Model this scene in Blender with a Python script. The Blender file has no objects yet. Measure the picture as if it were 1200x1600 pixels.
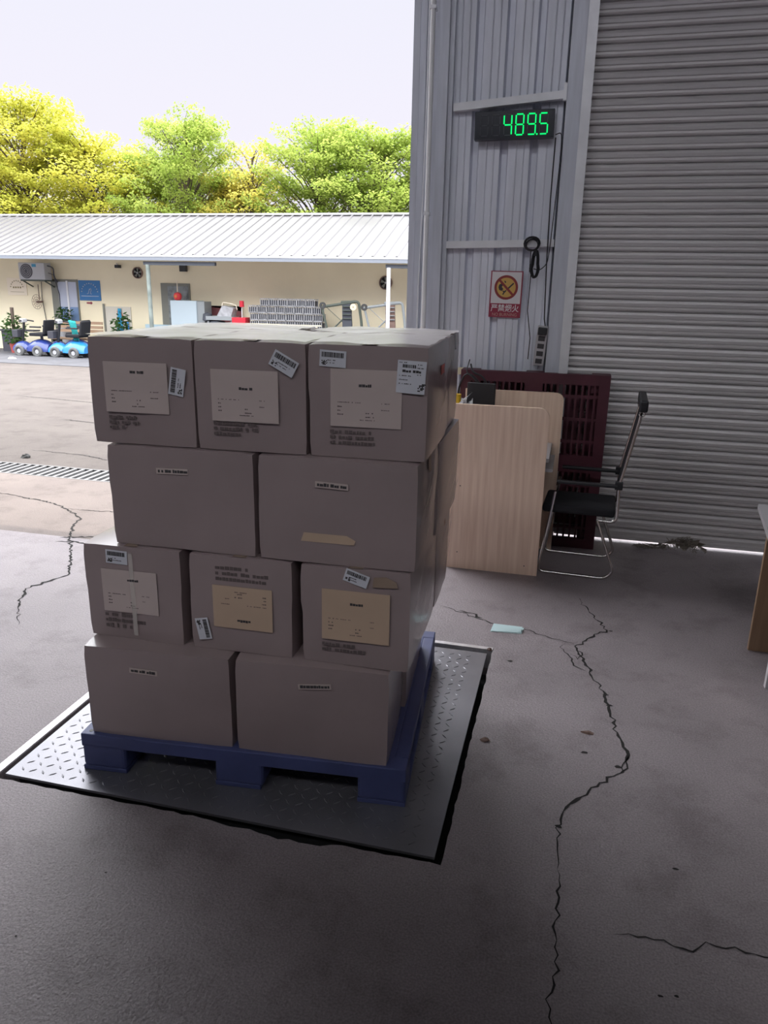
import bpy, math, random
from mathutils import Vector, Matrix
random.seed(7)
SC = bpy.context.scene
COL = SC.collection
pi = math.pi

# ------------------------------------------------------------------ camera
CAM_H, PITCH, ROLL, YAW, FPX = 1.7302, 0.2911, 0.0199, 0.2401, 1168.96
_f = Vector((-math.sin(YAW)*math.cos(PITCH), math.cos(YAW)*math.cos(PITCH), -math.sin(PITCH)))
_r = Vector((math.cos(YAW), math.sin(YAW), 0)); _u = _r.cross(_f)
_R = math.cos(ROLL)*_r + math.sin(ROLL)*_u; _U = -math.sin(ROLL)*_r + math.cos(ROLL)*_u
cam = bpy.data.cameras.new('camera'); co = bpy.data.objects.new('camera', cam); COL.objects.link(co)
cam.sensor_fit = 'VERTICAL'; cam.sensor_height = 36.0; cam.lens = FPX*36/1600; cam.clip_end = 300; cam.clip_start = .05
co.matrix_world = Matrix(((_R.x, _U.x, -_f.x, 0), (_R.y, _U.y, -_f.y, 0), (_R.z, _U.z, -_f.z, CAM_H), (0, 0, 0, 1)))
SC.camera = co
# ------------------------------------------------------------------ view, world, sun
SC.view_settings.view_transform = 'Standard'; SC.view_settings.look = 'None'
SC.view_settings.gamma = 1; SC.view_settings.exposure = 0.0; SC.view_settings.use_curve_mapping = False
w = bpy.data.worlds.new('sky'); SC.world = w; w.use_nodes = True
nt = w.node_tree; bg = nt.nodes['Background']
geo = nt.nodes.new('ShaderNodeTexCoord'); sep = nt.nodes.new('ShaderNodeSeparateXYZ'); rp = nt.nodes.new('ShaderNodeValToRGB')
nt.links.new(geo.outputs['Generated'], sep.inputs[0]); nt.links.new(sep.outputs['Z'], rp.inputs[0]); nt.links.new(rp.outputs[0], bg.inputs[0])
# hazy tropical noon: pale lavender low down, far brighter around the high sun
rp.color_ramp.elements[0].position = 0.0; rp.color_ramp.elements[0].color = (.136, .129, .143, 1)
rp.color_ramp.elements[1].position = 0.33; rp.color_ramp.elements[1].color = (.125, .125, .141, 1)
e_ = rp.color_ramp.elements.new(.44); e_.color = (.95, .97, 1, 1)
bg.inputs[1].default_value = 7.0
sun = bpy.data.lights.new('sun', 'SUN'); so = bpy.data.objects.new('sun', sun); COL.objects.link(so)
sun.energy = 2.6; sun.angle = math.radians(.6); sun.color = (1, .93, .84)
sd = Vector((.04, -.17, -1)).normalized()
so.rotation_euler = sd.to_track_quat('-Z', 'Y').to_euler(); so.location = (-5, 12, 20)

# ------------------------------------------------------------------ materials
def mat(name, col, rough=.7, metal=0, vary=0, scale=6, bump=0, bscale=60, col2=None, coat=0, stretch=None, spec=.5):
    m = bpy.data.materials.new(name); m.use_nodes = True
    n = m.node_tree.nodes; l = m.node_tree.links; b = n['Principled BSDF']
    b.inputs['Base Color'].default_value = (*col, 1); b.inputs['Roughness'].default_value = rough
    b.inputs['Metallic'].default_value = metal; b.inputs['Specular IOR Level'].default_value = spec
    if coat: b.inputs['Coat Weight'].default_value = coat; b.inputs['Coat Roughness'].default_value = .18
    tc = n.new('ShaderNodeTexCoord'); mp = n.new('ShaderNodeMapping'); l.new(tc.outputs['Object'], mp.inputs[0])
    if stretch: mp.inputs['Scale'].default_value = stretch
    if vary or col2:
        t = n.new('ShaderNodeTexNoise'); t.inputs['Scale'].default_value = scale; t.inputs['Detail'].default_value = 6
        l.new(mp.outputs[0], t.inputs[0]); r = n.new('ShaderNodeValToRGB'); l.new(t.outputs[0], r.inputs[0])
        c2 = col2 or tuple(min(1, c*(1+vary)) for c in col); c1 = tuple(c*(1-vary) for c in col) if not col2 else col
        r.color_ramp.elements[0].color = (*c1, 1); r.color_ramp.elements[0].position = .33
        r.color_ramp.elements[1].color = (*c2, 1); r.color_ramp.elements[1].position = .68
        l.new(r.outputs[0], b.inputs['Base Color'])
    if bump:
        t2 = n.new('ShaderNodeTexNoise'); t2.inputs['Scale'].default_value = bscale; t2.inputs['Detail'].default_value = 5
        l.new(mp.outputs[0], t2.inputs[0]); bp = n.new('ShaderNodeBump'); bp.inputs['Strength'].default_value = bump
        bp.inputs['Distance'].default_value = .01
        l.new(t2.outputs[0], bp.inputs['Height']); l.new(bp.outputs[0], b.inputs['Normal'])
    return m
def emit(name, col, s):
    m = mat(name, (0, 0, 0)); b = m.node_tree.nodes['Principled BSDF']
    b.inputs['Emission Color'].default_value = (*col, 1); b.inputs['Emission Strength'].default_value = s; return m
def concrete(name, a, b_, rough):
    m = mat(name, a, rough, vary=.12, scale=1.3, bump=.35, bscale=90)
    n = m.node_tree.nodes; l = m.node_tree.links; bs = n['Principled BSDF']
    mp = [x for x in n if x.type == 'MAPPING'][0]; rr = [x for x in n if x.type == 'VALTORGB'][0]
    rr.color_ramp.elements[0].color = (*a, 1); rr.color_ramp.elements[1].color = (*b_, 1)
    t = n.new('ShaderNodeTexNoise'); t.inputs['Scale'].default_value = 160; t.inputs['Detail'].default_value = 2; l.new(mp.outputs[0], t.inputs[0])
    r2 = n.new('ShaderNodeValToRGB'); l.new(t.outputs[0], r2.inputs[0])
    r2.color_ramp.elements[0].position = .3; r2.color_ramp.elements[0].color = (.72, .72, .72, 1)
    r2.color_ramp.elements[1].position = .7; r2.color_ramp.elements[1].color = (1.12, 1.12, 1.12, 1)
    mx = n.new('ShaderNodeMix'); mx.data_type = 'RGBA'; mx.blend_type = 'MULTIPLY'; mx.inputs[0].default_value = 1
    l.new(rr.outputs[0], mx.inputs[6]); l.new(r2.outputs[0], mx.inputs[7])
    t3 = n.new('ShaderNodeTexNoise'); t3.inputs['Scale'].default_value = 3.2; t3.inputs['Detail'].default_value = 9; t3.inputs['Roughness'].default_value = .7
    l.new(mp.outputs[0], t3.inputs[0]); r3 = n.new('ShaderNodeValToRGB'); l.new(t3.outputs[0], r3.inputs[0])
    r3.color_ramp.elements[0].position = .36; r3.color_ramp.elements[0].color = (.68, .66, .66, 1)
    r3.color_ramp.elements[1].position = .5; r3.color_ramp.elements[1].color = (1, 1, 1, 1)
    m2 = n.new('ShaderNodeMix'); m2.data_type = 'RGBA'; m2.blend_type = 'MULTIPLY'; m2.inputs[0].default_value = .7
    bs.inputs['Specular IOR Level'].default_value = .3
    l.new(mx.outputs[2], m2.inputs[6]); l.new(r3.outputs[0], m2.inputs[7]); l.new(m2.outputs[2], bs.inputs['Base Color'])
    return m
def wood(name, a, b_, rough=.5, axis=(14, 14, .7)):
    return mat(name, a, rough, col2=b_, scale=3.0, stretch=axis)
def clear(name, col, rough=.15, alpha=.3, streak=None):
    m = mat(name, col, rough); n = m.node_tree.nodes; l = m.node_tree.links
    b = n['Principled BSDF']; b.inputs['Alpha'].default_value = alpha
    return m
def leafmat(name, a, b_):
    m = bpy.data.materials.new(name); m.use_nodes = True; n = m.node_tree.nodes; l = m.node_tree.links
    n.remove(n['Principled BSDF']); out = n['Material Output']
    tc = n.new('ShaderNodeTexCoord'); t = n.new('ShaderNodeTexNoise'); t.inputs['Scale'].default_value = 1.1; l.new(tc.outputs['Object'], t.inputs[0])
    r = n.new('ShaderNodeValToRGB'); r.color_ramp.elements[0].color = (*a, 1); r.color_ramp.elements[1].color = (*b_, 1)
    r.color_ramp.elements[0].position = .38; r.color_ramp.elements[1].position = .62; l.new(t.outputs[0], r.inputs[0])
    d = n.new('ShaderNodeBsdfDiffuse'); tr = n.new('ShaderNodeBsdfTranslucent'); mx = n.new('ShaderNodeMixShader'); mx.inputs[0].default_value = .55
    l.new(r.outputs[0], d.inputs[0]); l.new(r.outputs[0], tr.inputs[0]); l.new(d.outputs[0], mx.inputs[1]); l.new(tr.outputs[0], mx.inputs[2])
    l.new(mx.outputs[0], out.inputs[0]); return m

M = {}
M['floor'] = concrete('floor_concrete', (.285, .248, .262), (.372, .325, .342), .5)
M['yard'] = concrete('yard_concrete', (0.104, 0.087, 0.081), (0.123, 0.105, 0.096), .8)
M['crack'] = mat('crack_dark', (.02, .018, .018), 1)
M['dark'] = mat('dark_void', (.012, .012, .014), .9)
M['steel'] = mat('painted_grey_steel', (0.566, 0.581, 0.649), .45, .3, vary=.08, scale=5, stretch=(6, 6, .5))
M['steel_l'] = mat('pale_steel', (0.783, 0.783, 0.814), .4, .25, vary=.06, scale=8)
M['panel'] = mat('wall_sheet', (0.705, 0.724, 0.802), .45, .2, vary=.08, scale=3, stretch=(5, 5, .5))
M['shutter'] = mat('shutter_steel', (0.602, 0.572, 0.581), .42, .15, vary=.04, scale=2, stretch=(.5, 1, 1))
M['white_pipe'] = mat('white_plastic_pipe', (0.88, 0.88, 0.90), .2, vary=.05)
M['black'] = mat('black_plastic', (.018, .018, .022), .5)
M['rubber'] = mat('rubber', (.06, .06, .06), .9)
M['grey_rubber'] = mat('grey_rubber', (.13, .13, .13), .9)
M['carton'] = mat('brown_cardboard', (0.313, 0.241, 0.245), .55, vary=.09, scale=2.5, bump=.12, bscale=14, coat=1)
M['kraft'] = mat('kraft_sheet', (0.544, 0.449, 0.428), .6, vary=.04, coat=.2)
M['kraft_y'] = mat('kraft_sheet_warm', (0.539, 0.393, 0.291), .6, vary=.05, coat=.2)
M['sticker'] = mat('white_sticker', (0.650, 0.650, 0.715), .5)
M['ink'] = mat('black_ink', (.05, .045, .05), .7)
M['faint'] = mat('faded_ink', (.13, .10, .10), .8)
M['red_ink'] = mat('red_mark', (.6, .12, .10), .6)
M['tape'] = mat('tan_packing_tape', (.30, .22, .17), .22, vary=.08, scale=9)
M['film'] = clear('stretch_film', (.85, .78, .74), .15, .34)
M['film_top_glare'] = clear('stretch_film_cap_glare', (.86, .80, .80), .25, .68)  # pale and nearly opaque: sky glare on the film put into its colour
M['pallet_blue'] = mat('blue_plastic', (.065, .078, .20), .5, vary=.15, scale=4)
M['pallet_red'] = mat('red_plastic', (.085, .018, .032), .55, vary=.2, scale=5)
M['plate'] = mat('worn_tread_plate', (.25, .245, .27), .36, .6, vary=.15, scale=3, bump=.1, bscale=200)
M['edge'] = mat('steel_edge', (0.770, 0.742, 0.770), .35, .6, vary=.15, scale=20)
M['grate'] = mat('galvanised_grate', (.22, .215, .22), .5, .3, vary=.2, scale=12)
M['woodp'] = wood('light_wood_laminate', (.76, .55, .42), (.90, .70, .56))
M['woodd'] = wood('oak_laminate_brown', (.30, .19, .12), (.38, .25, .16))
M['woodedge'] = mat('pale_edge_band', (.62, .50, .38), .5)
M['greyl'] = mat('grey_laminate', (.45, .43, .45), .4)
M['chrome'] = mat('chrome_tube', (.75, .72, .70), .16, 1)
M['fabric'] = mat('black_mesh_fabric', (.012, .012, .016), .85)
M['green'] = emit('green_segment_lit', (.0, 1, .18), 1.5)
M['seg_off'] = mat('segment_unlit', (.12, .13, .15), .5)
M['display'] = mat('display_case', (.045, .05, .065), .4)
M['white'] = mat('white_paint', (.72, .68, .70), .5)
M['signred'] = mat('sign_maroon', (.30, .025, .06), .5)
M['signring'] = mat('sign_ring', (.26, .035, .035), .5)
M['signyellow'] = mat('sign_ochre', (.62, .38, .10), .5)
M['signtext'] = mat('sign_letters', (.75, .72, .74), .5)
M['signtan'] = mat('sign_letters_tan', (.55, .32, .28), .5)
M['paper'] = mat('pale_cyan_paper', (.55, .72, .74), .55, vary=.05)
M['yellow'] = mat('yellow_tape', (.75, .50, .03), .4)
M['clearp'] = clear('crumpled_clear_plastic', (.85, .87, .9), .1, .45)
M['cream'] = mat('cream_wall', (.86, .765, .56), .85, vary=.05, scale=.7)
M['roof'] = mat('roof_sheet', (0.092, 0.086, 0.092), .38, .15, vary=.09, scale=.5)
M['gutter'] = mat('gutter_grey', (0.247, 0.270, 0.314), .5)
M['fascia'] = mat('fascia_white', (0.702, 0.702, 0.729), .5)
M['bluesign'] = mat('blue_board', (0.029, 0.160, 0.393), .5)
M['boardcream'] = mat('cream_board', (0.859, 0.757, 0.606), .6)
M['olive'] = mat('olive_lettering', (.30, .25, .12), .7)
M['acw'] = mat('ac_casing', (0.449, 0.449, 0.468), .5)
M['teal'] = mat('teal_sticker', (0.048, 0.262, 0.422), .5)
M['glassb'] = mat('blue_curtain_glass', (0.187, 0.281, 0.468), .15)
M['glassw'] = mat('blind_glass', (0.468, 0.505, 0.617), .2)
M['frameg'] = mat('olive_grey_frame', (.20, .20, .17), .5)
M['cab'] = mat('pale_blue_cabinet', (0.422, 0.496, 0.542), .45)
M['cabs'] = mat('cabinet_side', (.26, .28, .29), .5)
M['maroonb'] = mat('maroon_board', (.22, .07, .075), .7)
M['redb'] = mat('red_box_paint', (.55, .02, .04), .45)
M['crate'] = mat('grey_crate', (.05, .055, .07), .6)
M['crate_in'] = mat('pale_sack', (0.374, 0.374, 0.393), .9, vary=.2, scale=9)
M['creamwood'] = mat('pale_yellow_paint', (0.729, 0.654, 0.468), .7)
M['navy'] = mat('navy_shell', (0.029, 0.051, 0.224), .25, coat=.5)
M['sky_blue'] = mat('sky_blue_shell', (0.032, 0.235, 0.580), .25, coat=.5)
M['bluecloth'] = mat('blue_cloth', (.04, .30, .50), .9, vary=.2)
M['tealcloth'] = mat('teal_cloth', (.02, .28, .28), .9, vary=.2)
M['orange'] = mat('orange_note', (.65, .20, .06), .7)
M['lantern'] = mat('red_lantern', (.65, .04, .05), .6)
M['pot'] = mat('dark_pot', (.055, .055, .07), .5)
M['redpot'] = mat('red_pot', (.4, .08, .07), .5)
M['wood_b'] = wood('bench_wood', (.30, .19, .12), (.36, .25, .17), .7, (1, 8, 8))
M['rust'] = mat('rusty_steel', (.19, .12, .10), .8, vary=.2)
M['olive_steel'] = mat('dark_green_steel', (.07, .085, .07), .6)
M['leafd'] = leafmat('dark_leaves', (.05, .11, .035), (.11, .19, .07))
M['leaf1'] = leafmat('yellow_green_leaves', (.45, .47, .08), (.66, .62, .13))
M['leaf2'] = leafmat('green_leaves', (0.286, 0.381, 0.076), (0.435, 0.504, 0.130))
M['leaf3'] = leafmat('golden_leaves', (0.511, 0.476, 0.102), (0.664, 0.578, 0.146))
M['bark'] = mat('bark', (.11, .08, .065), .9)
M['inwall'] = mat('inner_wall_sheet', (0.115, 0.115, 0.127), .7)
M['net'] = mat('dry_netting', (.22, .19, .16), .9)

# ------------------------------------------------------------------ mesh helpers
class MB:
    def __init__(s): s.v = []; s.f = []; s.m = []; s.k = 0
    def add(s, vs, fs):
        o = len(s.v); s.v += [tuple(v) for v in vs]; s.f += [tuple(o+i for i in f) for f in fs]; s.m += [s.k]*len(fs); return s
    def box(s, x0, x1, y0, y1, z0, z1):
        return s.add([(x0,y0,z0),(x1,y0,z0),(x1,y1,z0),(x0,y1,z0),(x0,y0,z1),(x1,y0,z1),(x1,y1,z1),(x0,y1,z1)],
                     [(0,3,2,1),(4,5,6,7),(0,1,5,4),(1,2,6,5),(2,3,7,6),(3,0,4,7)])
    def bar(s, p, q, a=.02, b=None, up=(0,0,1)):
        p = Vector(p); q = Vector(q); b = b or a; d = (q-p).normalized(); u = Vector(up)
        if abs(d.dot(u)) > .95: u = Vector((0,1,0))
        e = d.cross(u).normalized(); g = e.cross(d); vs = []
        for c in (p, q):
            for i, j in ((-1,-1),(1,-1),(1,1),(-1,1)): vs.append(c+e*a/2*i+g*b/2*j)
        return s.add(vs, [(0,3,2,1),(4,5,6,7),(0,1,5,4),(1,2,6,5),(2,3,7,6),(3,0,4,7)])
    def tube(s, pts, r, n=8, closed=False):
        P = [Vector(p) for p in pts]; N = len(P); vs = []; fs = []; prev = None
        for i, p in enumerate(P):
            a = P[i-1] if (i or closed) else p; b = P[(i+1) % N] if (i < N-1 or closed) else p
            d = (b-a).normalized()
            if prev is None:
                u = Vector((0,0,1)) if abs(d.z) < .9 else Vector((1,0,0))
                e = d.cross(u).normalized()
            else: e = (prev-d*prev.dot(d)).normalized()
            prev = e; g = d.cross(e); rr = r[i] if isinstance(r, (list, tuple)) else r
            for k in range(n): t = 2*pi*k/n; vs.append(p+(e*math.cos(t)+g*math.sin(t))*rr)
        for i in range(N if closed else N-1):
            for k in range(n): fs.append((i*n+k, i*n+(k+1)%n, ((i+1)%N)*n+(k+1)%n, ((i+1)%N)*n+k))
        if not closed: fs += [tuple(range(n-1,-1,-1)), tuple((N-1)*n+k for k in range(n))]
        return s.add(vs, fs)
    def cyl(s, p, q, r0, r1=None, n=16): return s.tube([p, q], [r0, r1 if r1 is not None else r0], n)
    def lathe(s, c, prof, n=20):
        vs = []; fs = []
        for r, z in prof:
            for k in range(n): t = 2*pi*k/n; vs.append((c[0]+r*math.cos(t), c[1]+r*math.sin(t), c[2]+z))
        for i in range(len(prof)-1):
            for k in range(n): fs.append((i*n+k, i*n+(k+1)%n, (i+1)*n+(k+1)%n, (i+1)*n+k))
        return s.add(vs, fs)
    def prism(s, poly, y0, y1):           # polygon in x,z pushed along y
        n = len(poly); vs = [(x, y0, z) for x, z in poly]+[(x, y1, z) for x, z in poly]
        return s.add(vs, [tuple(range(n)), tuple(range(2*n-1, n-1, -1))]+[(i+n, (i+1)%n+n, (i+1)%n, i) for i in range(n)])
    def disc(s, c, r, n=24, r_in=0, y=None):  # ring / disc facing -y with thickness y
        y = y or .003; P = [(c[0]+r*math.cos(2*pi*k/n), c[2]+r*math.sin(2*pi*k/n)) for k in range(n)]
        if not r_in: return s.prism(P, c[1]-y, c[1])
        Q = [(c[0]+r_in*math.cos(2*pi*k/n), c[2]+r_in*math.sin(2*pi*k/n)) for k in range(n)]; vs = []
        for yy in (c[1]-y, c[1]): vs += [(x, yy, z) for x, z in P]+[(x, yy, z) for x, z in Q]
        fs = []
        for k in range(n):
            j = (k+1) % n
            fs += [(k, j, n+j, n+k), (2*n+k, 3*n+k, 3*n+j, 2*n+j), (k, 2*n+k, 2*n+j, j), (n+k, n+j, 3*n+j, 3*n+k)]
        return s.add(vs, fs)
    def quad(s, a, b, c, d): return s.add([a,b,c,d], [(0,1,2,3)])
    def build(s, name, mats, parent=None, smooth=False, bevel=0, loc=None, rz=0, seg=2):
        me = bpy.data.meshes.new(name); me.from_pydata(s.v, [], s.f)
        if not isinstance(mats, (list, tuple)): mats = [mats]
        for m in mats: me.materials.append(m)
        if len(mats) > 1: me.polygons.foreach_set('material_index', s.m)
        if smooth:
            me.polygons.foreach_set('use_smooth', [True]*len(me.polygons))
            me.set_sharp_from_angle(angle=math.radians(40))
        me.update(); o = bpy.data.objects.new(name, me); COL.objects.link(o)
        if parent: o.parent = parent
        if loc: o.location = loc
        o.rotation_euler.z = rz
        if bevel:
            b = o.modifiers.new('bevel', 'BEVEL'); b.width = bevel; b.segments = seg; b.limit_method = 'ANGLE'
        return o
def tag(o, label=None, cat=None, group=None, kind=None):
    if label: o['label'] = label
    if cat: o['category'] = cat
    if group: o['group'] = group
    if kind: o['kind'] = kind
    return o
def empty(name, loc, label, cat, group=None, rz=0, rx=0, ry=0):
    o = bpy.data.objects.new(name, None); COL.objects.link(o); o.location = loc; o.rotation_euler = (rx, ry, rz)
    o.empty_display_size = .1
    return tag(o, label, cat, group)
def copy_tree(o, parent=None):
    c = o.copy(); COL.objects.link(c)
    if parent: c.parent = parent
    for ch in list(o.children): copy_tree(ch, c)
    return c
def text(s, size, loc, m, parent, name='lettering', rot=(pi/2, 0, 0), ext=.0008, sx=1, bold=0, align='CENTER'):
    cu = bpy.data.curves.new(name, 'FONT'); cu.body = s; cu.size = size; cu.extrude = ext; cu.align_x = align; cu.align_y = 'CENTER'; cu.offset = bold
    t = bpy.data.objects.new(name+'_curve', cu); COL.objects.link(t)
    bpy.context.view_layer.update()
    me = bpy.data.meshes.new_from_object(t.evaluated_get(bpy.context.evaluated_depsgraph_get()))
    bpy.data.objects.remove(t); me.materials.clear(); me.materials.append(m)
    o = bpy.data.objects.new(name, me); COL.objects.link(o); o.parent = parent; o.location = loc; o.rotation_euler = rot; o.scale = (sx, 1, 1)
    return o
def arc(c, r, a0, a1, n=8, plane='xz'):
    out = []
    for i in range(n+1):
        a = a0+(a1-a0)*i/n
        out.append((c[0]+r*math.cos(a), c[1], c[2]+r*math.sin(a)) if plane == 'xz' else (c[0]+r*math.cos(a), c[1]+r*math.sin(a), c[2]))
    return out
def rounded(pts, r, n=6):                 # round the corners of a 3-D polyline
    P = [Vector(p) for p in pts]; out = [P[0]]
    for i in range(1, len(P)-1):
        a = (P[i-1]-P[i]); b = (P[i+1]-P[i]); rr = min(r, a.length*.49, b.length*.49)
        s0 = P[i]+a.normalized()*rr; s1 = P[i]+b.normalized()*rr
        for k in range(n+1):
            t = k/n; out.append(s0*(1-t)**2+P[i]*2*t*(1-t)+s1*t*t)
    out.append(P[-1]); return out
def structure(o): o['kind'] = 'structure'; return o
GY = lambda y: -.0227*(y-6.2) if y > 6.2 else 0.0     # the yard falls gently away from the drain

# ================================================================== SETTING
import bmesh
def plane_with_hole(outer, hole, z, name, m, depth):
    bm = bmesh.new(); es = []
    for loop in (outer, hole):
        vs = [bm.verts.new((x, y, z)) for x, y in loop]
        es += [bm.edges.new((vs[i], vs[(i+1) % len(vs)])) for i in range(len(vs))]
        if loop is hole: hv = vs
    bmesh.ops.triangle_fill(bm, use_beauty=True, edges=es)
    lo = [bm.verts.new((v.co.x, v.co.y, z-depth)) for v in hv]
    for i in range(len(hv)):
        j = (i+1) % len(hv); bm.faces.new((hv[i], hv[j], lo[j], lo[i]))
    bm.normal_update()
    for f in bm.faces:
        if abs(f.normal.z) > .5 and f.normal.z < 0: f.normal_flip()
    me = bpy.data.meshes.new(name); bm.to_mesh(me); bm.free(); me.materials.append(m)
    o = bpy.data.objects.new(name, me); COL.objects.link(o); return o
PX0, PX1, PY0, PY1 = -1.905, -.265, 1.925, 3.43      # pit of the scale
hole = []
n = 46
for i in range(n+1):
    x = PX0+(PX1-PX0)*i/n; j = random.uniform(-.004, .004)
    if -1.05 < x < -.55: j -= .03*max(0, math.sin((x+1.05)/.5*pi))*random.uniform(.3, 1.3)
    hole.append((x, PY0+j-.002))
for i in range(1, n): hole.append((PX1+random.uniform(-.003, .004), PY0+(PY1-PY0)*i/n))
hole += [(PX1, PY1), (PX0, PY1)]
floor = structure(plane_with_hole([(-9.5, -8), (6, -8), (6, 5.46), (-1.2, 5.46), (-1.2, 4.33), (-9.5, 4.33)], hole, 0, 'floor', M['floor'], .14))
structure(MB().add([(-9.5,4.33,0),(-1.2,4.33,0),(-1.2,5.46,0),(6,5.46,0),(6,5.76,0),(-9.5,5.76,0)], [(0,1,2,5),(2,3,4,5)]).build('floor_sun_toned_strip', concrete('sun_toned_concrete', (.185,.15,.138), (.225,.185,.168), .7)))  # same floor toned down where the sun falls; sunlit look put into its colour
pit = structure(MB().box(PX0-.15, PX1+.1, PY0-.15, PY1+.1, -.16, -.14).build('trim_pit_bottom', M['dark']))
yard = MB(); ys = [6.12, 8, 10, 12, 14, 15.8]
yard.quad((-40, 6.14, 0), (12, 6.14, 0), (12, 40, GY(40)), (-40, 40, GY(40)))
structure(yard.build('ground_yard', M['yard']))
tr = MB(); tr.box(-9.5, 6, 5.74, 6.16, -.22, -.2); tr.quad((-9.5, 5.76, 0), (6, 5.76, 0), (6, 5.76, -.2), (-9.5, 5.76, -.2)); tr.quad((6, 6.14, 0), (-9.5, 6.14, 0), (-9.5, 6.14, -.2), (6, 6.14, -.2))
structure(tr.build('trim_drain_channel', M['dark']))
# cracks in the concrete: each polyline widens and wanders
def crack(name, pts, w0, seed, parent, rough=.35, off=0.0015):
    rnd = random.Random(seed); P = [Vector((x, y, 0)) for x, y in pts]; Q = []
    for a, b in zip(P, P[1:]):
        k = max(2, int((b-a).length/.022)); d = (b-a).normalized(); e = Vector((-d.y, d.x, 0))
        for i in range(k): Q.append(a+(b-a)*i/k+e*rnd.gauss(0, .007)*(i > 0))
    Q.append(P[-1]); mb = MB(); vs = []
    for i, q in enumerate(Q):
        d = (Q[min(i+1, len(Q)-1)]-Q[max(i-1, 0)]).normalized(); e = Vector((-d.y, d.x, 0))
        t = i/(len(Q)-1); ww = w0*min(1, 6*t+.15, 6*(1-t)+.15)*rnd.uniform(.35, 1.5)/2
        z = off+(GY(q.y) if q.y > 6.2 else 0); vs += [(q.x+e.x*ww, q.y+e.y*ww, z), (q.x-e.x*ww, q.y-e.y*ww, z)]
    mb.add(vs, [(2*i, 2*i+1, 2*i+3, 2*i+2) for i in range(len(Q)-1)])
    return mb.build(name, M['crack'], parent)
C = [([(.156,4.24),(.235,3.98),(.299,3.835),(.215,3.72),(.134,3.593),(.20,3.38),(.262,3.17),(.285,2.98),(.31,2.817),(.343,2.691),(.296,2.553),(.19,2.42),(.113,2.308),(.085,2.142),(.09,2.0)], .0105), ([(.09,2.0),(.09,1.84),(.096,1.726),(.084,1.486),(.09,1.3)], .005),
     ([(.09,3.62),(.06,3.56),(.11,3.47),(.13,3.38),(.19,3.34)], .006), ([(.134,3.6),(.17,3.53),(.15,3.45),(.11,3.5)], .006),
     ([(.343,2.691),(.335,2.60),(.30,2.553)], .005),
     ([(-.62,3.90),(-.45,3.83),(-.29,3.745),(-.14,3.735),(.0,3.66),(.13,3.62)], .006), ([(-.50,3.87),(-.40,3.84),(-.36,3.80)], .012),
     ([(.25,1.79),(.36,1.80),(.46,1.785),(.50,1.83),(.60,1.82),(.8,1.86)], .005),
     ([(-4.9,5.2),(-4.5,5.14),(-4.0,5.03),(-3.8,4.92),(-3.55,4.74),(-3.45,4.5),(-3.35,4.33),(-3.2,4.15),(-3.02,3.9),(-2.9,3.7),(-3.0,3.45),(-2.85,3.2),(-2.7,3.02)], .014),
     ([(-3.8,4.92),(-3.4,4.96),(-3.0,4.9),(-2.7,4.85)], .009), ([(-3.4,4.30),(-3.2,4.38),(-3.0,4.34),(-2.7,4.35)], .02), ([(-3.38,4.22),(-3.25,4.26),(-3.1,4.22)], .012),
     ([(-5.6,6.75),(-4.9,6.7),(-4.2,6.45),(-3.5,6.5)], .012), ([(-9.0,10.6),(-8.2,10.5),(-7.0,10.3),(-6.4,10.35)], .02), ([(-6.6,8.7),(-6.1,8.6),(-5.7,8.6)], .025),
     ([(-1.7,1.2),(-1.5,1.22)], .003)]
for i, (p, ww) in enumerate(C): crack('crack', p, ww, 50+i, floor)
pp = MB()
for x, y, r in ((.176,2.66,.018),(.32,3.83,.014),(.27,3.14,.016),(.285,3.05,.018),(.09,2.20,.016),(.30,2.60,.016),(-.24,3.02,.004),(.45,2.1,.012),(.36,1.62,.01),(.40,1.63,.008),(-1.25,1.62,.006),(-1.35,1.35,.005),(-.17,3.34,.019)):
    q = [(x+r*random.uniform(.5,1)*math.cos(a), y+r*.6*random.uniform(.5,1)*math.sin(a), .0018) for a in [2*pi*k/9 for k in range(9)]]
    pp.add(q, [tuple(range(9))])
pp.build('pock_mark', M['crack'], floor)

# building shell
def shell(name, mb, m): return structure(mb.build(name, m))
ZT = 6.0
shell('wall_right', MB().box(6, 6.15, -8, 5.45, 0, 8.0), M['inwall'])
shell('wall_left', MB().box(-9.65, -9.5, -8, 5.45, 0, 8.0), M['inwall'])
wb = MB(); wb.box(-9.5, 6, -8.15, -8, 0, 4.9); wb.box(-9.5, 6, -8.15, -8, 7.8, 8.0)  # unseen high gap, added so fill light enters from behind
shell('wall_back', wb, M['inwall'])
shell('wall_light_blocker', MB().box(-9.5, 6, -1.62, -1.5, 0, 4.2), M['inwall'])  # unseen wall added to keep the high back light off low surfaces
ce = MB()
ce.box(-9.65, 6.15, -8.15, -5.5, 8.0, 8.1); ce.box(-9.65, 6.15, -4.0, 5.45, 8.0, 8.1)   # unseen slot added to let in fill light
shell('ceiling', ce, M['inwall'])
wf = MB(); wf.box(-9.5, -1.187, 5.3, 5.45, ZT, 8.0); wf.box(-1.165, 6, 5.44, 5.55, ZT, 8.0); wf.box(4.9, 6, 5.3, 5.55, 0, ZT)
shell('wall_front', wf, M['panel'])
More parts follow.
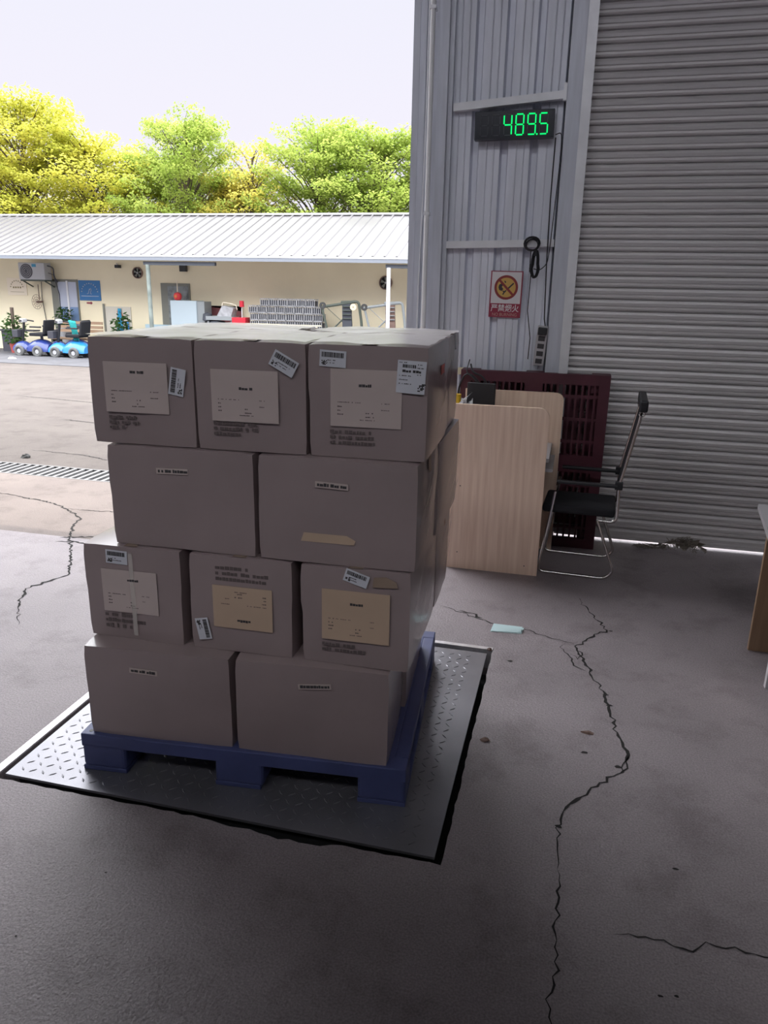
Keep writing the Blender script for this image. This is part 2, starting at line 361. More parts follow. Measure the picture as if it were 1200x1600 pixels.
# ribbed sheet between the column and the door post
prof = []; x = -.915; base = 5.375
while x < -.18:
    prof += [(x, base), (x+.045, base), (x+.05, base-.003), (x+.056, base), (x+.092, base), (x+.097, base-.003), (x+.103, base), (x+.135, base), (x+.146, base+.045), (x+.180, base+.045), (x+.190, base)]
    x += .193
prof = [p for p in prof if p[0] < -.17]
mb = MB(); vs = [(a, b, 0) for a, b in prof]+[(a, b, 8.0) for a, b in prof]; k = len(prof)
mb.add(vs, [(i, i+1, k+i+1, k+i) for i in range(k-1)]); shell('wall_panel', mb, M['panel'])
cl = MB(); cl.box(-1.187, -1.10, 5.40, 5.46, 0, 8.0); cl.box(-1.10, -1.0, 5.43, 5.46, 0, 8.0); cl.box(-1.0, -.935, 5.30, 5.46, 0, 8.0); cl.box(-.935, -.905, 5.33, 5.46, 0, 8.0); cl.box(-1.15,-1.142,5.395,5.40,0,8.0)
shell('trim_column', cl, M['steel'])
ps = MB(); ps.box(-.185, -.092, 5.335, 5.46, 0, 8.0); shell('trim_door_post', ps, M['steel'])
# roller shutter
door = MB(); pitch = .0753; z = .03; pr = []
while z < ZT+.3:
    pr += [(5.405, z), (5.393, z+.004), (5.387, z+.014), (5.388, z+.026), (5.394, z+.030), (5.388, z+.034), (5.386, z+.052), (5.391, z+.066), (5.402, z+.0715), (5.409, z+.0735)]
    z += pitch
vs = [(-.04, a, b) for a, b in pr]+[(4.92, a, b) for a, b in pr]; k = len(pr)
door.add(vs, [(i, k+i, k+i+1, i+1) for i in range(k-1)])
dr = structure(door.build('door_1', M['shutter']))
MB().box(-.092, -.032, 5.29, 5.46, 0, ZT+.3).build('guide_rail', M['steel_l'], dr)
MB().box(-.03, 4.92, 5.39, 5.425, .022, .062).build('bottom_bar', M['shutter'], dr)
MB().box(-.5, 5, 5.43, 5.46, .08, 5).build('backing', M['dark'], dr)
# horizontal rails on the ribbed wall
g2 = MB(); g2.bar((-.905, 5.345, 2.018), (-.19, 5.345, 2.033), .05, .046)
structure(g2.build('trim_1', M['steel_l']))
g1 = MB(); g1.bar((-.895, 5.345, 2.855), (-.19, 5.335, 2.905), .05, .046); g1.box(-.205, -.185, 5.31, 5.34, 2.87, 2.97)
structure(g1.build('trim_2', M['steel_l']))

# ================================================================== THE SCALE PLATFORM
sx, sy = -1.885, 1.95
sc = empty('floor_scale', (sx, sy, 0), 'square steel tread-plate floor scale sunk into the concrete under the blue pallet', 'scale')
W, D = 1.595, 1.44
MB().box(0, W, 0, D, -.01, 0.0).build('plate', M['plate'], sc)
MB().box(.03, W-.03, .03, D-.03, -.09, -.01).build('beam_frame', M['dark'], sc)
td = MB()
nx, ny = int(W/.042), int(D/.042)
for i in range(1, nx):
    for j in range(1, ny):
        cx, cy = i*.042, j*.042; a = pi/4 if (i+j) % 2 else -pi/4
        if cx > W-.02 or cy > D-.02: continue
        c, s = math.cos(a), math.sin(a); L, B, H = .0155, .0045, .0022
        pts = [(-L, 0, 0), (0, -B, 0), (L, 0, 0), (0, B, 0), (-L*.55, 0, H), (L*.55, 0, H)]
        td.add([(cx+c*p[0]-s*p[1], cy+s*p[0]+c*p[1], p[2]) for p in pts], [(0,1,5,4), (1,2,5), (2,3,5), (3,0,4,5), ])
td.build('raised_tread', M['plate'], sc)
fr = MB(); fr.box(PX0-.035, PX0-.003, PY0, PY1+.03, -.1, .004); fr.box(PX0-.035, PX1, PY1-.002, PY1+.026, -.1, .004)
tag(fr.build('pit_edge_angle', M['edge']), 'worn bright steel angle lining the back and side of the scale pit', 'edging')

# ================================================================== THE PALLET
SX, SY, SYAW = -1.6277, 2.0514, .0883
def S(a, b, z=0): return (SX+a*math.cos(SYAW)-b*math.sin(SYAW), SY+a*math.sin(SYAW)+b*math.cos(SYAW), z)
pal = empty('plastic_pallet', S(0, 0, 0.0), 'blue plastic pallet carrying the stacked cartons on the floor scale', 'pallet', rz=SYAW)
PW, PD, PH = 1.2, 1.1, .15
dk = MB()
for i in range(9): 
    x = i*PW/9; dk.box(x+.0, x+.085, .06, PD-.06, PH-.03, PH)
dk.box(0, PW, 0, .07, PH-.052, PH); dk.box(0, PW, PD-.07, PD, PH-.05, PH); dk.box(0, .05, .07, PD-.07, PH-.035, PH); dk.box(PW-.05, PW, .07, PD-.07, PH-.035, PH)
for j in range(7): y = .16+j*.13; dk.box(.05, PW-.05, y, y+.03, PH-.034, PH-.004)
dk.build('deck', M['pallet_blue'], pal, bevel=.004)
for ix, x0 in enumerate((0, PW/2-.09, PW-.17)):
    for y0 in (0, PD/2-.07, PD-.14):
        MB().box(x0, x0+(.18 if ix == 1 else .17), y0, y0+.14, .012, PH-.03).build('block', M['pallet_blue'], pal, bevel=.015, seg=3)
for x0 in (0, PW/2-.09, PW-.17): MB().box(x0, x0+.17, 0, PD, 0, .018).build('runner', M['pallet_blue'], pal, bevel=.003)
for x, y in ((.03, .025), (.055, .06), (.09, .03)): MB().cyl((x, y, PH-.001), (x, y, PH+.0008), .008, n=10).build('drain_hole', M['black'], pal)

# ================================================================== THE CARTONS
def carton_body(w, d, h, seed, bulge=.006):
    """closed carton with pillowed faces, a crease line on top and slightly irregular corners"""
    rnd = random.Random(seed); n = 8; mb = MB(); vs = {}; V = []
    off = [rnd.uniform(-.003, .003) for _ in range(24)]
    def P(i, j, k):
        key = (i, j, k)
        if key in vs: return vs[key]
        u, v, t = i/n, j/n, k/n
        x, y, z = u*w, v*d, t*h
        f = lambda s: 4*s*(1-s)
        if i in (0, n): x += (1 if i else -1)*bulge*.6*f(v)*f(t)
        if j in (0, n): y += (1 if j else -1)*min(bulge, .004)*.3*f(u)*f(t)
        if k in (0, n): z += (1 if k else -.15)*bulge*f(u)*f(v)
        # soft corners
        e = sum(1 for q in (i, j, k) if q in (0, n))
        if e >= 2:
            s = .0022 if e == 2 else .005
            if i in (0, n): x += -s if i else s
            if j in (0, n): y += -s if j else s
            if k in (0, n): z += -s if k else s*.2
        c = (i > n/2)*4+(j > n/2)*2+(k > n/2); x += off[c]*abs(u-.5)*2; y += off[8+c]*abs(v-.5)*2
        vs[key] = len(V); V.append((x, y, z)); return vs[key]
    F = []
    for a in range(n):
        for b in range(n):
            F += [(P(a,b,0),P(a,b+1,0),P(a+1,b+1,0),P(a+1,b,0)), (P(a,b,n),P(a+1,b,n),P(a+1,b+1,n),P(a,b+1,n)),
                  (P(a,0,b),P(a+1,0,b),P(a+1,0,b+1),P(a,0,b+1)), (P(a,n,b),P(a,n,b+1),P(a+1,n,b+1),P(a+1,n,b)),
                  (P(0,a,b),P(0,a,b+1),P(0,a+1,b+1),P(0,a+1,b)), (P(n,a,b),P(n,a+1,b),P(n,a+1,b+1),P(n,a,b+1))]
    mb.add(V, F); return mb
def dashes(mb, x0, z0, w, rows, y, seed, h=.008, pitch=.017, gap=.006, fill=(.25, 1)):
    rnd = random.Random(seed)
    for r in range(rows):
        x = x0; end = x0+w*rnd.uniform(*fill); z = z0-r*pitch
        while x < end:
            l = rnd.uniform(.004, .010)*(h/.008); mb.box(x, x+l, y-.0008, y, z, z+h*rnd.uniform(.7, 1)); x += l+gap*rnd.uniform(.25, .6)
            if rnd.random() < .18: x += gap*1.6
def sticker(parent, x, z, w, h, y, rot=0, seed=0, square=True, big=False, dim=False):
    st = MB().box(-w/2, w/2, -.0012, 0, -h/2, h/2).build('sticker', M['kraft'] if dim else M['sticker'], parent)
    st['label'] = 'white printed address sticker' if not dim else 'pale printed code strip'
    st.location = (x, y, z); st.rotation_euler = (0, rot, 0)
    mb = MB(); rnd = random.Random(seed)
    if big:
        dashes(mb, -w*.44, h*.42, w*.3, 1, -.0012, seed, .003, .01, .003); xx = -w*.32
        while xx < w*.12: b = rnd.choice((.0015, .0025, .004)); mb.box(xx, xx+b, -.002, -.0012, h*.28, h*.38); xx += b+.0016
        dashes(mb, -w*.32, h*.14, w*.6, 1, -.0012, seed+1, .008, .014, .003, (1, 1))
        dashes(mb, -w*.42, h*.02, w*.5, 3, -.0012, seed+2, .003, .012, .003); dashes(mb, w*.2, h*.38, w*.22, 4, -.0012, seed+3, .003, .01, .002)
        for i in range(6):
            for j in range(6):
                if rnd.random() < .6: mb.box(w*.25+i*.004, w*.25+i*.004+.004, -.002, -.0012, -h*.42+j*.004, -h*.42+j*.004+.004)
    elif dim:
        dashes(mb, -w*.44, -h*.25, w*.88, 1, 0, seed, h*.55, .01, .003, (1, 1))
        for v in range(len(mb.v)): mb.v[v] = (mb.v[v][0], mb.v[v][1]-.0012, mb.v[v][2])
    else:
        xx = -w*.42
        while xx < w*.4: b = rnd.choice((.0015, .0025, .004)); mb.box(xx, xx+b, -.002, -.0012, h*.08, h*.38); xx += b+.0014
        dashes(mb, -w*.2, -h*.12, w*.5, 2, -.0012, seed+2, .003, .008, .003)
        for i in range(5):
            for j in range(4):
                if rnd.random() < .65: mb.box(-w*.42+i*.0035, -w*.42+i*.0035+.0035, -.002, -.0012, -h*.4+j*.0035, -h*.4+j*.0035+.0035)
    mb.build('printing', M['ink'], st)
    return st
def carton(w, d, h, loc, rz, label, seed, group='brown cartons stacked on the pallet', bulge=.006):
    o = empty('carton', loc, label, 'carton', group, rz=rz)
    carton_body(w, d, h, seed, bulge).build('body', M['carton'], o, smooth=True)
    t = MB(); zt = h+bulge*.4
    n = 8; vs = []
    for i in range(n+1):
        y = d*i/n if w > d else d*i/n
    if w >= d:
        for i in range(n+1): x = w*i/n; zz = h+bulge*4*(i/n)*(1-i/n)+.0012; vs += [(x, d/2-.024, zz), (x, d/2+.024, zz)]
        vs = [(0-.002-.001, d/2-.024, h-.06), (-.003, d/2+.024, h-.06)]+vs+[(w+.004, d/2-.024, h-.06), (w+.004, d/2+.024, h-.06)]
    else:
        for i in range(n+1): y = d*i/n; zz = h+bulge*4*(i/n)*(1-i/n)+.0012; vs += [(w/2+.024, y, zz), (w/2-.024, y, zz)]
    t.add(vs, [(2*i, 2*i+2, 2*i+3, 2*i+1) for i in range(len(vs)//2-1)])
    t.build('packing_tape', M['tape'], o)
    if bulge > .005:                       # the top layer wears a wrinkled cap of stretch film, sky glare in its colour
        rnd = random.Random(seed+500); fm = MB(); nx, ny = 14, 12; vs = []
        for i in range(nx+1):
            for j in range(ny+1):
                u, v = i/nx, j/ny; edge = min(u, 1-u, v, 1-v)
                zz = h+bulge*16*u*(1-u)*v*(1-v)+.005+.0016*math.sin(u*13+v*5+seed)+.0014*math.sin(v*17-u*8+seed*2)
                vs.append((u*w, v*d, zz))
        fm.add(vs, [(i*(ny+1)+j, (i+1)*(ny+1)+j, (i+1)*(ny+1)+j+1, i*(ny+1)+j+1) for i in range(nx) for j in range(ny)])
        fo = fm.build('film_cap', M['film_top_glare'], o, smooth=True); fo['label'] = 'wrinkled stretch film with painted pale glare over the carton top'
    return o
def front_sheet(o, x, z, w, h, y, seed, warm=False, flip=False, title=(.5, .78), rot=0):
    s = MB().box(-w/2, w/2, -.0015, 0, -h/2, h/2).build('label_sheet', M['kraft_y'] if warm else M['kraft'], o)
    s['label'] = 'pale kraft paper sheet'; s.location = (x, y, z); s.rotation_euler = (0, rot+(pi if flip else 0), 0)
    mb = MB(); X = lambda u: -w/2+u*w; Z = lambda v: -h/2+v*h
    dashes(mb, X(title[0]-.08), Z(title[1]), w*.18, 1, -.0015, seed, .009, .01, .003, (1, 1))
    mb.build('heading', M['ink'], s); mb = MB()
    dashes(mb, X(.1), Z(.42), w*.32, 1, -.0015, seed+1, .003, .01, .004, (1, 1)); dashes(mb, X(.1), Z(.34), w*.1, 3, -.0015, seed+2, .004, .012, .004)
    dashes(mb, X(.5), Z(.24), w*.12, 2, -.0015, seed+3, .004, .012, .004); dashes(mb, X(.42), Z(.12), w*.2, 1, -.0015, seed+4, .003, .01, .003, (1, 1))
    dashes(mb, X(.72), Z(.42), w*.15, 2, -.0015, seed+5, .003, .02, .004)
    mb.build('printing', M['faint'], s)
def print_block(o, x, z, w, rows, y, seed, h=.011):
    mb = MB(); dashes(mb, x, z, w, rows, y-.0003, seed, h, h*1.55, h*.5, (.55, 1)); mb.build('printing', M['faint'], o)

HB = .3538; PZ = .15
# (a at left, b at left, yaw, list of widths, gap)
rows = {1: (.0357, .0165, SYAW-.006, [.540, .540], .018), 2: (.0201, .1010, SYAW-.0594, [.372, .372, .374], .030),
        3: (.1372, .1140, SYAW-.0686, [.530, .530], .013), 4: (.0879, .1310, SYAW-.0448, [.372, .372, .376], .007)}
words = {1: 'bottom row', 2: 'second row up', 3: 'third row up', 4: 'top row'}
front = {}; side_cartons = []
for L, (a0, b0, yw, ws, gap) in rows.items():
    wide = len(ws) == 2; dpt = .375 if wide else .540
    ox, oy, _ = S(a0, b0); c, s_ = math.cos(yw), math.sin(yw); z0 = PZ+(L-1)*HB; h = HB-.0015
    names = {(1,0): 'wide carton in bottom row above the pallet corner with the white scuff mark', (1,1): 'wide carton in bottom row with lower corner next to bare scale plate, small tilted strip',
             (2,0): 'square-fronted second-row carton with white sticker above its kraft sheet', (2,1): 'second-row carton with upside-down kraft sheet and tilted sticker at lower corner', (2,2): 'second-row carton with tilted sticker overlapping orange smear above kraft sheet',
             (3,0): 'wide plain third-row carton with pale code strip, on the side facing the sunny yard', (3,1): 'wide third-row carton with code strip and worn tan patch near its lower edge',
             (4,0): 'top-row carton with near-vertical tilted sticker beside its kraft sheet', (4,1): 'top-row middle carton with sticker slanting down above its kraft sheet corner', (4,2): 'top-row carton bearing two white stickers, one large over the kraft sheet'}
    x = 0
    for i, wd in enumerate(ws):
        dy = {(4,0): .0, (4,1): -.004, (4,2): .0}.get((L, i), 0)
        o = carton(wd, dpt, h, (ox+c*x-s_*dy, oy+s_*x+c*dy, z0), yw, names[(L, i)], 10*L+i, bulge=.007 if L == 4 else .003)
        front[(L, i)] = o; x += wd+gap
        if i == len(ws)-1: side_cartons.append((L, o, wd, dpt))
    # rear cartons
    wr = [.372, .372, .374] if wide else [.540, .540]; dr_ = .540 if wide else .375
    gp = (x-gap-sum(wr))/(len(wr)-1); shift = {4: -.005, 3: -.055, 2: 0, 1: -.02}[L]
    x = shift
    for i, wd in enumerate(wr):
        y = dpt+.012
        if L == 4: nm = ('rear top carton at the yard end, behind the front row', 'rear top carton with dark dented corner, rising behind the front row near the desk')[i]
        elif L == 2: nm = ('rear second-row carton at the yard end', 'rear second-row carton facing the wooden desk')[i]
        else: nm = ('rear %s carton at the yard end' % words[L].split()[0], 'rear middle %s-row carton hidden between its neighbours' % words[L].split()[0], 'rear %s-row carton facing the wooden desk' % words[L].split()[0])[i]
        o = carton(wd, dr_, h, (ox+c*x-s_*y, oy+s_*x+c*y, z0), yw, nm, 60+10*L+i, bulge=.007 if L == 4 else .003)
        x += wd+max(gp, .006)
        if i == len(wr)-1: side_cartons.append((L, o, wd, dr_))

Y0 = -.0035
o = front[(4,0)]; front_sheet(o, .172, .190, .225, .165, Y0-.002, 1); sticker(o, .318, .215, .088, .052, Y0-.0025, -1.40, 3); print_block(o, .065, .085, .11, 3, Y0, 5)
o = front[(4,1)]; front_sheet(o, .170, .180, .225, .165, Y0-.002, 11, title=(.5, .62)); sticker(o, .303, .288, .086, .052, Y0-.0045, .50, 13); print_block(o, .06, .085, .15, 3, Y0, 15)
o = front[(4,2)]; front_sheet(o, .185, .190, .225, .178, Y0-.002, 21, title=(.48, .70)); sticker(o, .080, .308, .084, .05, Y0-.0025, .05, 23); sticker(o, .325, .262, .088, .098, Y0-.0045, .05, 24, big=True); print_block(o, .07, .078, .18, 3, Y0, 25)
o = front[(3,0)]; sticker(o, .240, .275, .115, .020, Y0, -.03, 31, dim=True)
o = front[(3,1)]; sticker(o, .250, .268, .110, .020, Y0, .03, 32, dim=True)
pt = MB().prism([(.145, .075), (.155, .105), (.30, .105), (.33, .09), (.325, .075)], Y0-.0012, Y0-.0004).build('worn_patch', M['kraft_y'], o); pt['label'] = 'worn tan patch'
o = front[(2,0)]; front_sheet(o, .176, .185, .212, .160, Y0-.002, 41, warm=False, title=(.55, .75)); sticker(o, .135, .312, .082, .050, Y0-.0025, .03, 43); print_block(o, .07, .085, .155, 3, Y0, 45, .014)
MB().box(.18, .196, Y0-.0042, Y0-.0036, .02, .33).build('film_tail', M['film'], o)
o = front[(2,1)]; front_sheet(o, .195, .170, .215, .155, Y0-.002, 51, warm=True, flip=True, title=(.45, .78)); sticker(o, .047, .078, .080, .048, Y0-.0025, 1.38, 53); print_block(o, .10, .305, .20, 3, Y0, 55, .013)
o = front[(2,2)]; front_sheet(o, .190, .185, .230, .180, Y0-.002, 61, warm=True, title=(.5, .72)); sticker(o, .192, .322, .082, .044, Y0-.0025, .30, 63); print_block(o, .075, .07, .15, 2, Y0, 65, .012)
sm = MB().prism([(.245, .295), (.25, .33), (.29, .335), (.325, .32), (.33, .30)], Y0-.0010, Y0-.0003).build('smear', M['tape'], o); sm['label'] = 'orange-brown smear of tape'
o = front[(1,0)]; sticker(o, .225, .272, .105, .020, Y0, .04, 71, dim=True)
o = front[(1,1)]; sticker(o, .285, .282, .115, .020, Y0, -.10, 72, dim=True)
# red mark on the side face
o = front[(4,2)]; mk = MB().box(.3825, .3835, .25, .33, .245, .275).build('side_mark', M['red_ink'], o); mk['label'] = 'small red printed mark'
# stretch film gathered in pleats over the long side that faces the desk
def pleats(o, w, d, h, n, seed):
    rnd = random.Random(seed); fl = MB()
    for k in range(n):
        ya = rnd.uniform(.0, d*.8); yb = min(d-.004, ya+rnd.uniform(.06, .30)); za = rnd.uniform(.0, h*.6); zb = min(h-.01, za+rnd.uniform(.05, .26)); t = rnd.uniform(.004, .022)
        x = w+.0055+.0004*k
        fl.quad((x, ya, za), (x, yb, zb), (x, yb, min(h-.004, zb+t)), (x, ya, za+t*rnd.uniform(.1, 1)))
    p = fl.build('film_pleats', M['film'], o); p['label'] = 'clear pleated stretch film'
for (L, o, w_, d_) in side_cartons: pleats(o, w_, d_, HB-.003, 16 if L in (2, 3) else 7, int(d_*1000)+L)

# ================================================================== DESK WITH SCREEN PANELS
dk = empty('workstation_desk', (-.69, 4.53, 0), 'light wood workstation with tall rounded side panels beside the carton stack', 'desk')
def rpanel(w, h, r=.06):
    P = [(0, 0), (w, 0)]+[(w-r+r*math.cos(a), h-r+r*math.sin(a)) for a in [pi/2*i/8 for i in range(9)]]+[(0, h)]
    return P
MB().prism([(x, z) for x, z in rpanel(.582, 1.062)], 0, .025).build('side_panel', M['woodp'], dk)
MB().prism([(x, z) for x, z in rpanel(.652, 1.088, .05)], .545, .57).build('side_panel', M['woodp'], dk)
MB().box(0, .022, .025, .545, .1, 1.03).build('back_panel', M['greyl'], dk)
MB().box(.022, .60, .025, .545, .73, .755).build('desk_top', M['greyl'], dk, bevel=.003)
MB().box(.30, .625, .08, .52, .66, .68).build('keyboard_tray', M['greyl'], dk)
MB().box(-.085, .0, .02, .57, .985, 1.005).build('ledge', M['woodp'], dk)
sc_ = MB()
for x, z in ((.07, .11), (.50, .06), (.07, .55)): sc_.cyl((x, -.001, z), (x, .002, z), .004, n=8)
sc_.build('screw', M['ink'], dk)
mo = empty('monitor', (-.565, 4.85, .757), 'dark grey monitor standing on the desk behind the light wood panel', 'monitor', rz=-.15)
MB().box(-.085, .10, -.012, .012, .11, .40).build('screen', M['black'], mo, bevel=.004)
MB().cyl((0, .02, .01), (0, .02, .2), .018).build('stand', M['black'], mo); MB().lathe((0, .02, 0), [(.0, 0), (.09, 0), (.09, .008), (0, .012)]).build('base', M['black'], mo)
rl = MB().lathe((-.732, 4.93, 1.005), [(.021, 0), (.034, 0), (.034, .062), (.021, .062), (.021, 0)], 24)
tag(rl.build('tape_roll', M['yellow'], smooth=True), 'roll of yellow tape on the desk ledge by the cartons', 'tape roll')
cp = MB(); rnd = random.Random(3); vs = []
for i in range(6):
    for j in range(4): vs.append((-.678+i*.014+rnd.uniform(-.006, .006), 4.80+j*.02, 1.034+.028*math.sin(i*1.2+j)+rnd.uniform(-.014, .012)))
cp.add(vs, [(i*4+j, (i+1)*4+j, (i+1)*4+j+1, i*4+j+1) for i in range(5) for j in range(3)])
pb = empty('plastic_bag', (0, 0, 0), 'crumpled clear plastic wrapper next to the yellow tape roll', 'plastic bag')
cp.build('crumpled_sheet', M['clearp'], pb)
MB().bar((-.66, 4.84, 1.05), (-.60, 4.86, 1.115), .018, .0015).build('tail', M['clearp'], pb)
cb = MB()
cb.tube(rounded([(-.74, 5.2, .9), (-.76, 5.15, 1.06), (-.70, 5.12, 1.20), (-.60, 5.10, 1.14), (-.555, 5.05, .9)], .08), .006)
cb.tube(rounded([(-.68, 5.2, 1.24), (-.66, 5.15, 1.19), (-.58, 5.12, 1.17), (-.52, 5.08, 1.06), (-.52, 5.0, .8)], .06), .006)
cb.tube(rounded([(-.69, 5.2, 1.27), (-.70, 5.12, 1.19), (-.64, 5.10, 1.16), (-.58, 5.08, 1.07), (-.57, 5.0, .8)], .06), .004)
tag(cb.build('cable_loops', M['black'], smooth=True), 'black computer cables looping up behind the desk monitor', 'cable')
sk = empty('wall_socket', (-.755, 5.34, 1.175), 'small cream socket box on the ribbed wall by the cartons', 'socket')
MB().box(-.035, .035, 0, .035, -.024, .024).build('box', M['creamwood'], sk, bevel=.003); MB().box(-.012, .012, -.002, 0, -.008, .008).build('face', M['boardcream'], sk)

# ================================================================== CHAIR
ch = empty('visitor_chair', (.14, 4.8, 0), 'black chair with bent chrome tube frame pulled up to the light wood desk', 'chair', rz=-.05)
def side(y, k):
    p = [(-.165, y, .545), (-.225, y, .09), (-.235, y, .012), (.175, y, .012), (.225, y, .06), (.10, y, .385)]
    MB().tube(rounded(p, .055), .0095, 10).build('base_tube', M['chrome'], ch, smooth=True)
    q = [(.10, y, .385), (.205, y, .375), (.222, y, .62), (.222, y, .60), (.29, y, 1.06)]
    MB().tube(rounded([(.10, y, .385), (.212, y, .38), (.205, y, .62)], .05), .0095, 10).build('seat_bracket', M['chrome'], ch, smooth=True)
    MB().tube([(.205, y, .62), (.245, y, .83), (.283, y, 1.04)], .0095, 10).build('back_tube', M['chrome'], ch, smooth=True)
    MB().tube(arc((.286, y-.012, 1.055), .014, 0, 2*pi, 12)[:-1], .005, 6, closed=True).build('ring', M['chrome'], ch)
    MB().box(.18, .225, y-.014, y+.014, .59, .64).build('clamp', M['black'], ch, bevel=.004)
    MB().box(-.16, .20, y-.018, y+.018, .60, .62).build('armrest', M['black'], ch, bevel=.005)
side(-.21, 0); side(.21, 1)
MB().box(-.24, .20, -.19, .19, .40, .455).build('seat', M['fabric'], ch, bevel=.02, seg=3)
bk = MB(); vs = []
for i in range(9):
    t = i/8; z = .55+.56*t; xx = .19+.095*t
    for j in range(9):
        u = j/8-.5; vs.append((xx+.006, u*.36, z))
for i in range(9):
    for j in range(9): a = vs[i*9+j]; vs.append((a[0]+.008, a[1], a[2]))
F = []
for i in range(8):
    for j in range(8): F += [(i*9+j, (i+1)*9+j, (i+1)*9+j+1, i*9+j+1), (81+i*9+j, 81+i*9+j+1, 81+(i+1)*9+j+1, 81+(i+1)*9+j)]
for i in range(8): F += [(i*9, 81+i*9, 81+(i+1)*9, (i+1)*9), (i*9+8, (i+1)*9+8, 81+(i+1)*9+8, 81+i*9+8), (i, i+1, 82+i, 81+i), (72+i, 153+i, 154+i, 73+i)]
bk.add(vs, F).build('backrest', M['fabric'], ch, smooth=True)
MB().box(.268, .315, -.235, .235, 1.065, 1.135).build('headrail', M['black'], ch, bevel=.012, seg=3)

# ================================================================== RED PALLETS ON EDGE
def red_pallet(loc, w, h, label, lean):
    o = empty('plastic_pallet', loc, label, 'pallet', rx=lean)
    f = MB(); f.box(0, w, 0, .03, 0, .07); f.box(0, w, 0, .03, h-.07, h); f.box(0, .07, 0, .03, .07, h-.07); f.box(w-.07, w, 0, .03, .07, h-.07)
    f.box(w*.44, w*.56, 0, .03, .07, h-.07); f.box(.07, w-.07, 0, .03, h*.45, h*.55)
    for x0, x1 in ((.07, w*.44), (w*.56, w-.07)):
        n = 9
        for i in range(n): x = x0+(x1-x0)*(i+.3)/n; f.box(x, x+.013, .006, .026, .07, h-.07)
        for k in range(7): z = .07+(h-.14)*(k+.5)/7; f.box(x0, x1, .008, .024, z-.01, z+.01)
    f.build('deck', M['pallet_red'], o)
    f2 = MB(); x = .0
    while x < w-.03: f2.box(x, x+.029, .146, .154, .13, h-.01); x += .037
    for z in (.13, h*.5, h-.06): f2.box(0, w, .145, .156, z, z+.05)
    f2.build('bottom_deck', M['pallet_red'], o)
    for x in (0, w/2-.06, w-.12):
        for z in (0.0, h/2-.06, h-.12): MB().box(x, x+.12, .03, .13, z, z+.12).build('block', M['pallet_red'], o)
        MB().box(x, x+.12, .13, .145, 0, h).build('runner', M['pallet_red'], o)
    return o
red_pallet((-.74, 5.165, 0), .99, 1.205, 'maroon plastic pallet standing on edge between the desk and the shutter', 0)
# power strip, cables, display, sign
st = empty('power_strip', (-.225, 5.30, 1.37), 'long multi-socket power strip hanging by the door post', 'power strip', ry=.06)
MB().box(-.036, .036, 0, .03, -.13, .135).build('body', M['greyl'], st, bevel=.004)
mb = MB()
for k in range(5): z = -.10+k*.05; mb.box(-.022, .022, -.003, 0, z-.016, z+.016)
mb.build('socket_face', M['ink'], st)
MB().box(-.03, .03, -.035, 0, .075, .125).build('plug', M['black'], st, bevel=.006)
ca = MB(); ca.tube([(-.232, 5.31, 2.66), (-.235, 5.31, 2.3), (-.228, 5.31, 1.9), (-.215, 5.31, 1.55), (-.20, 5.305, 1.48)], .004)
ca.tube(rounded([(-.235, 5.33, 2.68), (-.20, 5.31, 2.69), (-.19, 5.31, 2.6), (-.215, 5.31, 2.0), (-.225, 5.31, 1.90), (-.27, 5.30, 1.86), (-.31, 5.30, 1.87)], .05), .003)
tag(ca.build('display_cable', M['black'], smooth=True), 'thin black cables dropping from the green number display down the wall', 'cable')
rnd = random.Random(9); co_ = MB()
for k in range(6):
    r = .038+rnd.uniform(-.008, .008); cx, cz = -.325+rnd.uniform(-.008, .008), 2.025+rnd.uniform(-.008, .008)
    co_.tube([(cx+r*math.cos(a)*1.15, 5.298-.003*k, cz+r*math.sin(a)) for a in [2*pi*i/16 for i in range(16)]], .0038, 6, closed=True)
for k in range(8):
    r = .024+rnd.uniform(-.010, .006); cx = -.30+rnd.uniform(-.006, .006); hh = .085+rnd.uniform(-.008, .006)
    co_.tube([(cx+r*math.cos(a)*(.75+.35*(math.sin(a) < 0)), 5.300-.003*k, 1.90+hh*math.sin(a)) for a in [2*pi*i/18 for i in range(18)]], .0042, 6, closed=True)
co_.tube([(-.30, 5.29, 1.985), (-.302, 5.29, 1.95)], .016, 10)
co_.tube([(-.325, 5.30, 1.83), (-.33, 5.31, 1.6), (-.30, 5.31, 1.42), (-.305, 5.31, 1.28)], .003); co_.tube([(-.335, 5.30, 1.99), (-.335, 5.30, 1.85)], .003)
tag(co_.build('cable_coil', M['black'], smooth=True), 'tied coil of black cable hanging from the lower wall rail', 'cable coil')
dp = empty('number_display', (-.497, 5.29, 2.737), 'long black LED weight display showing glowing green 489.5', 'display', ry=-.012)
MB().box(-.25, .25, 0, .055, -.082, .084).build('case', M['display'], dp, bevel=.004)
MB().box(-.243, .243, -.003, 0, -.075, .077).build('face', mat('display_glass', (.03, .035, .045), .2), dp)
SEG = {'a': (0, 1, 1, 1), 'b': (1, 1, 1, .5), 'c': (1, .5, 1, 0), 'd': (0, 0, 1, 0), 'e': (0, .5, 0, 0), 'f': (0, 1, 0, .5), 'g': (0, .5, 1, .5)}
DIG = {'4': 'bcfg', '8': 'abcdefg', '9': 'abcdfg', '5': 'acdfg', ' ': ''}
on, offb = MB(), MB()
for i, chd in enumerate('  4895'):
    x0 = -.211+i*.0745; ww, hh = .048, .118
    for s, (u0, v0, u1, v1) in SEG.items():
        ax, az, bx, bz = x0+u0*ww, -.06+v0*hh, x0+u1*ww, -.06+v1*hh; L = Vector((bx-ax, 0, bz-az)); e = L.normalized()*.005
        lit = s in DIG[chd]; tgt = on if lit else offb
        tgt.bar((ax+e.x, -.006, az+e.z), (bx-e.x, -.006, bz-e.z), .0065 if lit else .003, .0065 if lit else .003, up=(0, 1, 0))
